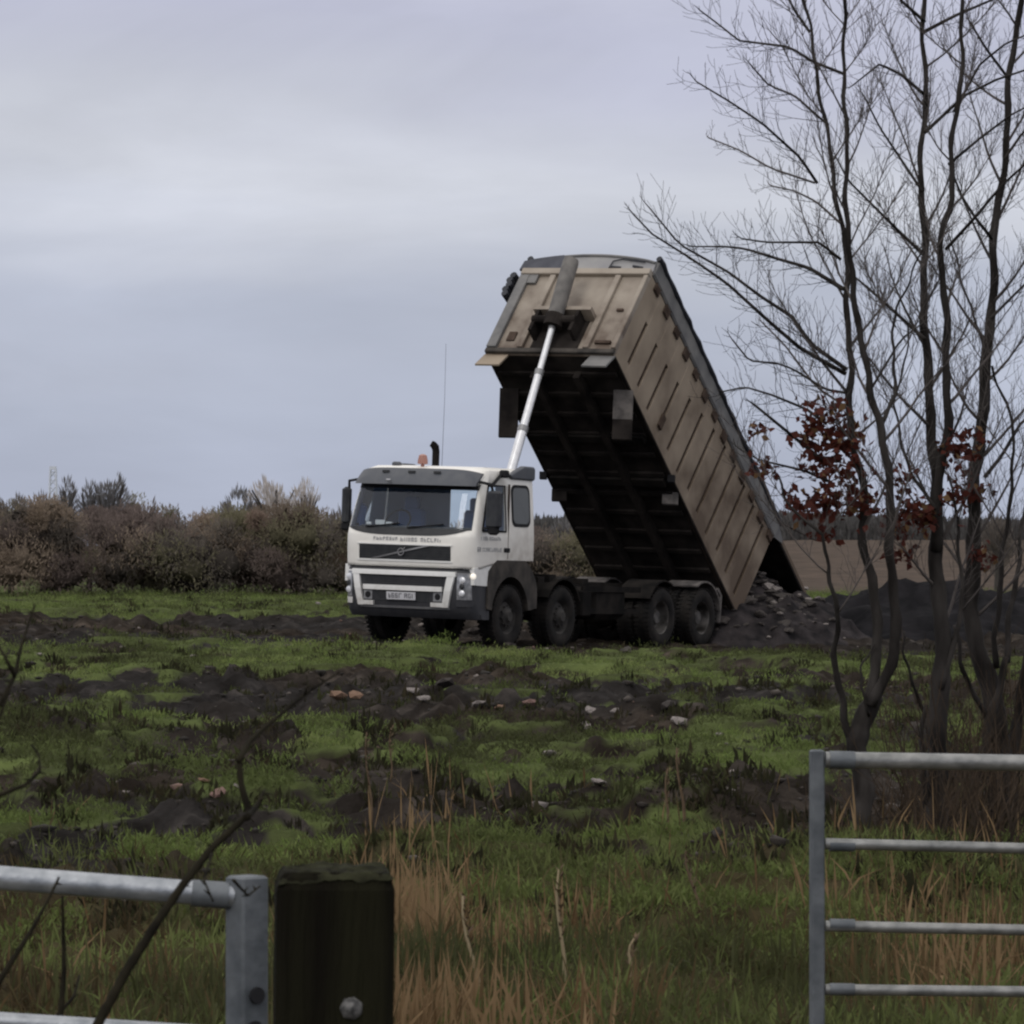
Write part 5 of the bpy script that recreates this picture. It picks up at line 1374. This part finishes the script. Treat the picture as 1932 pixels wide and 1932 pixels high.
tree('beech_tree', 'bare tree at the right edge of the clump, its stem leaning right', (1880, 1400), 27.8,
     [([(1896, 1615), (1897, 1480), (1890, 1400), (1872, 1319), (1845, 1230), (1834, 1165), (1834, 1050), (1841, 896), (1853, 780), (1859, 721), (1871, 601), (1875, 441), (1891, 361), (1899, 240), (1907, 140), (1921, 30), (1930, -50)], 62, 14, .2),
      ([(1880, 1260), (1876, 1204), (1891, 1069), (1903, 953), (1915, 857), (1911, 799), (1885, 735), (1872, 690)], 15, 6, -.3),
      ([(1900, 1250), (1905, 1160), (1918, 1080), (1930, 992), (1945, 900)], 16, 8, .3),
      ([(1851, 780), (1851, 640), (1835, 580), (1811, 521), (1790, 440)], 10, 4, .4),
      ([(1892, 1500), (1880, 1420), (1850, 1330), (1815, 1260), (1800, 1180)], 18, 9, -.3), ([(1900, 1590), (1912, 1460), (1925, 1330), (1940, 1200)], 34, 22, .3), ([(1890, 1590), (1870, 1480), (1862, 1380), (1885, 1290), (1898, 1240)], 30, 16, -.2)],
     [([(1872, 450), (1840, 410), (1815, 370), (1795, 320)], 7, 4, -.3, 1.0, TM),
      ([(1870, 600), (1910, 560), (1950, 520)], 6, 4, .3, 1.0, TM),
      ([(1858, 900), (1890, 860), (1925, 800), (1960, 770)], 8, 5, .3, 1.0, TM),
      ([(1895, 300), (1930, 250), (1965, 220)], 6, 4, .2, 1.2, TM),
      ([(1905, 150), (1860, 90), (1830, 40)], 6, 4, -.2, 1.2, TM)],
     [(1840, 930, 30, 36), (1850, 1045, 22, 18), (1825, 905, 18, 16), (1860, 1060, 16, 10)], 303)
def undergrowth():
    rnd = random.Random(77); m = MB()
    for k in range(330):
        px = rnd.choice((rnd.uniform(1540, 1960), rnd.gauss(1770, 50), rnd.gauss(1900, 45))); Y = rnd.uniform(25.0, 29.5)
        p = at(px, 1500, Y); z = float(ground_z(p[0], p[1]))
        twig(m, (p[0], p[1], z - .02), (rnd.uniform(-.7, .7), rnd.uniform(-.5, .5), 1), rnd.uniform(.25, .85) * (1.2 if px > 1700 else .7), rnd.uniform(.003, .006), rnd, 1, .6)
    o = m.build('undergrowth', mat('brush_twigs', (0.030, 0.024, 0.020), 0.9, col2=(0.070, 0.050, 0.034), scale=5, spec=0.06), None)
    tag(o, 'dark twiggy undergrowth round the feet of the bare trees', kind='stuff')
undergrowth()

# ------------------------------------------------------------------ gates and post
M_GALV = mat('galvanised_tube', (0.25, 0.27, 0.295), 0.40, 0.6, col2=(0.43, 0.45, 0.475), scale=26, detail=8, bump=0.12, bscale=60)
M_GALV2 = mat('dull_galvanised_tube', (0.17, 0.175, 0.172), 0.45, 0.55, col2=(0.31, 0.31, 0.30), scale=22, detail=8, bump=0.12, bscale=60)
M_GBOX = mat('galvanised_box_section', (0.075, 0.085, 0.095), 0.55, 0.3, col2=(0.145, 0.158, 0.17), scale=14, detail=8, bump=0.1, bscale=50)
def field_gate(name, label, e_top, ang, length, zt, rails, r_top, r_mid, up_w, mats, tilt, up_rot, braces=True, up_down=0.12, up_up=0.02):
    """a tubular field gate; e_top: where the top rail meets the end upright; runs from there along ang"""
    root = empty(name, (e_top[0], e_top[1], 0)); tag(root, label, 'gate', 'galvanised field gates')
    c_, s_ = math.cos(ang), math.sin(ang)
    def P_(u, z): return (u * c_, u * s_, z - u * tilt)
    # end upright, a box section turned on its axis
    for u in (0.0, length):
        b = MB(lambda x, y, z, u=u: P_(u, 0)[:2] + (z - u * tilt,) if False else (P_(u, 0)[0] + x * math.cos(up_rot) - y * math.sin(up_rot), P_(u, 0)[1] + x * math.sin(up_rot) + y * math.cos(up_rot), z - u * tilt))
        h = up_w / 2; b.box(-h, h, -h, h, up_down, zt + r_top + up_up, .004); b.build('end_upright', mats[1], root)
    for i, dz in enumerate(rails):
        r = r_top if i == 0 else r_mid
        m = MB(); m.tube([P_(.02 + (length - .04) * q, zt - dz + .004 * math.sin(q * 5 + i * 2)) for q in lin(0, 1, 14)], r, 16, True); m.build('rail', mats[0], root, smooth=60)
        for u in (0.03, length - .09):
            m = MB(); m.tube([P_(u, zt - dz), P_(u + .06, zt - dz)], r * 1.12, 14, True); m.build('rail_socket', mats[1], root, smooth=60)
    if braces:
        for u0, u1 in ((length * .5, length * .96), (length * .5, length * .5 + .02)):
            m = MB(); m.tube([P_(u0, zt - rails[-1]), P_(u1, zt - .02)], r_mid * .9, 10); m.build('brace', mats[0], root)
    return root, P_
# left gate: shut end by the post, runs away to the left, a little downhill towards the post
e = at(466, 1692, 8.1)
gl, PL = field_gate('field_gate', 'shiny galvanised field gate at the lower left, its end upright against the wooden post', e, math.pi + 0.05, 3.0, e[2], (0, .235, .43, .60, .76, .90), .0200, .0155, .053, (M_GALV, M_GBOX), -0.075, math.radians(38), up_up=.015)
for z_, dx in ((e[2] - .16, .0), (e[2] - .215, -.004)):
    m = MB(); ca, sa = math.cos(math.radians(-52)), math.sin(math.radians(-52))
    # latch holes: short dark sleeves set in the right hand face
    nx, ny = math.cos(math.radians(38 - 90) + math.radians(0)), math.sin(math.radians(38 - 90))
    q = np.array([nx, ny]) * .0295
    tx, ty = -ny, nx
    m.tube([(q[0] + tx * dx - nx * .004, q[1] + ty * dx - ny * .004, z_), (q[0] + tx * dx + nx * .003, q[1] + ty * dx + ny * .003, z_)], .014, 12)
    m.build('latch_hole', M_RUBBER, gl)
e = at(1541, 1433, 11.7)
gr, PR = field_gate('field_gate', 'dull grey field gate standing open at the lower right in front of the bare trees', e, 0.10, 3.3, e[2], (0, .203, .392, .545, .675, .80), .0195, .0130, .032, (M_GALV2, M_GBOX), 0.026, math.radians(10), up_up=.004)
# wooden gatepost
M_POST = mat('wet_black_post', (0.007, 0.006, 0.0045), 0.95, col2=(0.016, 0.0155, 0.0085), scale=4, stretch=(3, 3, .25), bump=0.7, bscale=22, spec=0.05)
M_MOSS = mat('green_moss', (0.009, 0.0085, 0.006), 0.95, col2=(0.033, 0.034, 0.019), scale=30, detail=8, bump=0.6, bscale=50, spec=0.06)
pc = at(611, 1636, 7.4)
post = empty('gatepost', (pc[0], pc[1] + .09, 0)); post.rotation_euler = (0, math.radians(.6), math.radians(4))
tag(post, 'thick black square wooden gatepost with a mossy top', 'gatepost')
pt_ = pc[2] - .005; hw_ = .089
rings = []
for z_, g in ((-.3, 0), (.4, 0), (pt_ - .03, 0), (pt_ - .012, .006), (pt_ - .004, .012)):
    k = hw_ - g; c_ = .012
    rings.append([(k - c_, -k, z_), (k, -k + c_, z_), (k, k - c_, z_), (k - c_, k, z_), (-k + c_, k, z_), (-k, k - c_, z_), (-k, -k + c_, z_), (-k + c_, -k, z_)])
MB().loft(rings).build('post_shaft', M_POST, post)
n = 26; u = np.linspace(-1, 1, n); U, V = np.meshgrid(u, u, indexing='ij')
ed = np.clip(np.minimum(1 - np.abs(U), 1 - np.abs(V)) * 5, 0, 1)
Zm = pt_ - .020 + .016 * ed ** .5 + .018 * (fbm((U + 3) * 5, (V + 3) * 5, 9, 3) - .3) - .008 * (V + 0) * 0 - .006 * sstep(.2, 1, -U)
i, j = np.meshgrid(np.arange(n - 1), np.arange(n - 1), indexing='ij')
mesh_np('moss_cap', np.stack([U * (hw_ - .002), V * (hw_ - .002), Zm], -1).reshape(-1, 3), np.stack([i * n + j, (i + 1) * n + j, (i + 1) * n + j + 1, i * n + j + 1], -1).reshape(-1, 4), M_MOSS, post, smooth=True)
bp_ = at(642, 1902, 7.4)
m = MB(); cx, cz = bp_[0] - pc[0], bp_[2]
m.tube([(cx, -hw_ - .001, cz), (cx, -hw_ - .004, cz), (cx + .001, -hw_ - .012, cz)], [.018, .0165, .009], 7); m.build('coach_bolt', mat('rusty_bolt', (0.03, 0.03, 0.03), 0.7, col2=(0.17, 0.165, 0.16), scale=90), post, smooth=60)

# ------------------------------------------------------------------ bramble in front of the gate
M_BRAM = mat('bramble_stem', (0.009, 0.008, 0.006), 0.85, col2=(0.022, 0.019, 0.012), scale=30, spec=0.06)
def bramble(label, stems, Y, seed):
    rnd = random.Random(seed); p0 = at(*stems[0][0][0], Y)
    root = empty('bramble', (p0[0], p0[1], 0)); tag(root, label, 'bramble', 'bramble stems in front of the shut gate')
    for pl, w0, w1, dr in stems:
        pts = line_pts(pl, Y, dr, .01, rnd, 5); n = len(pts); k_ = 1024 / 1932 / FPX * Y
        m = MB(lambda x, y, z: (x - p0[0], y - p0[1], z))
        if pl[0][1] > 1900: pts = [np.array([pts[0][0] - .12, pts[0][1], -.02])] + pts; n += 1
        m.tube(pts, [max((w0 + (w1 - w0) * i / (n - 1)) * k_ / 2, .0014) * (1 + .08 * math.sin(i * 2.7)) for i in range(n)], 7)
        for i in range(3, n - 1, 3):
            d = np.array([rnd.uniform(-1, 1), rnd.uniform(-.5, .5), rnd.uniform(-.3, .6)]) * .012
            m.tube([pts[i], pts[i] + d], [.0022, .0004], 4)
        m.build('stem', M_BRAM, root, smooth=180)
bramble('long kinked dark bramble stem crossing in front of the shut gate', [
    ([(185, 1932), (240, 1830), (300, 1735), (345, 1670), (400, 1600), (470, 1535), (455, 1480), (450, 1430)], 21, 12, .1), ([(450, 1436), (470, 1400), (490, 1380), (575, 1310), (640, 1268)], 12, 3, .2),
    ([(466, 1542), (482, 1524), (500, 1490)], 16, 3, .1), ([(440, 1660), (468, 1690), (490, 1672)], 7, 3, .1), ([(400, 1610), (385, 1660), (402, 1700)], 6, 3, -.1), ([(575, 1310), (582, 1290), (578, 1275)], 5, 2, 0)], 6.5, 5)
bramble('pair of thin dark stems low at the left edge, behind the gate rail', [
    ([(113, 1932), (122, 1830), (118, 1690)], 13, 5, 0), ([(100, 1925), (140, 1880), (150, 1840)], 9, 4, .1)], 8.6, 6)
bramble('short bramble shoot rising from the left edge, crossing below the gate rail', [
    ([(-30, 1905), (0, 1850), (60, 1755), (95, 1690), (112, 1655)], 15, 5, .1)], 6.9, 7)
bramble('curved bramble tip hanging in from the left edge above the gate', [
    ([(-60, 1512), (0, 1500), (50, 1480), (76, 1455), (74, 1425), (60, 1405)], 12, 3, .1)], 6.7, 8)
bramble('dark forked twig against the far grass at the left edge', [
    ([(-60, 1345), (0, 1330), (28, 1275), (40, 1220), (58, 1165), (66, 1140)], 13, 3, .1), ([(28, 1275), (10, 1240), (-5, 1215)], 9, 4, 0), ([(-20, 1400), (20, 1300)], 7, 3, 0)], 6.6, 9)
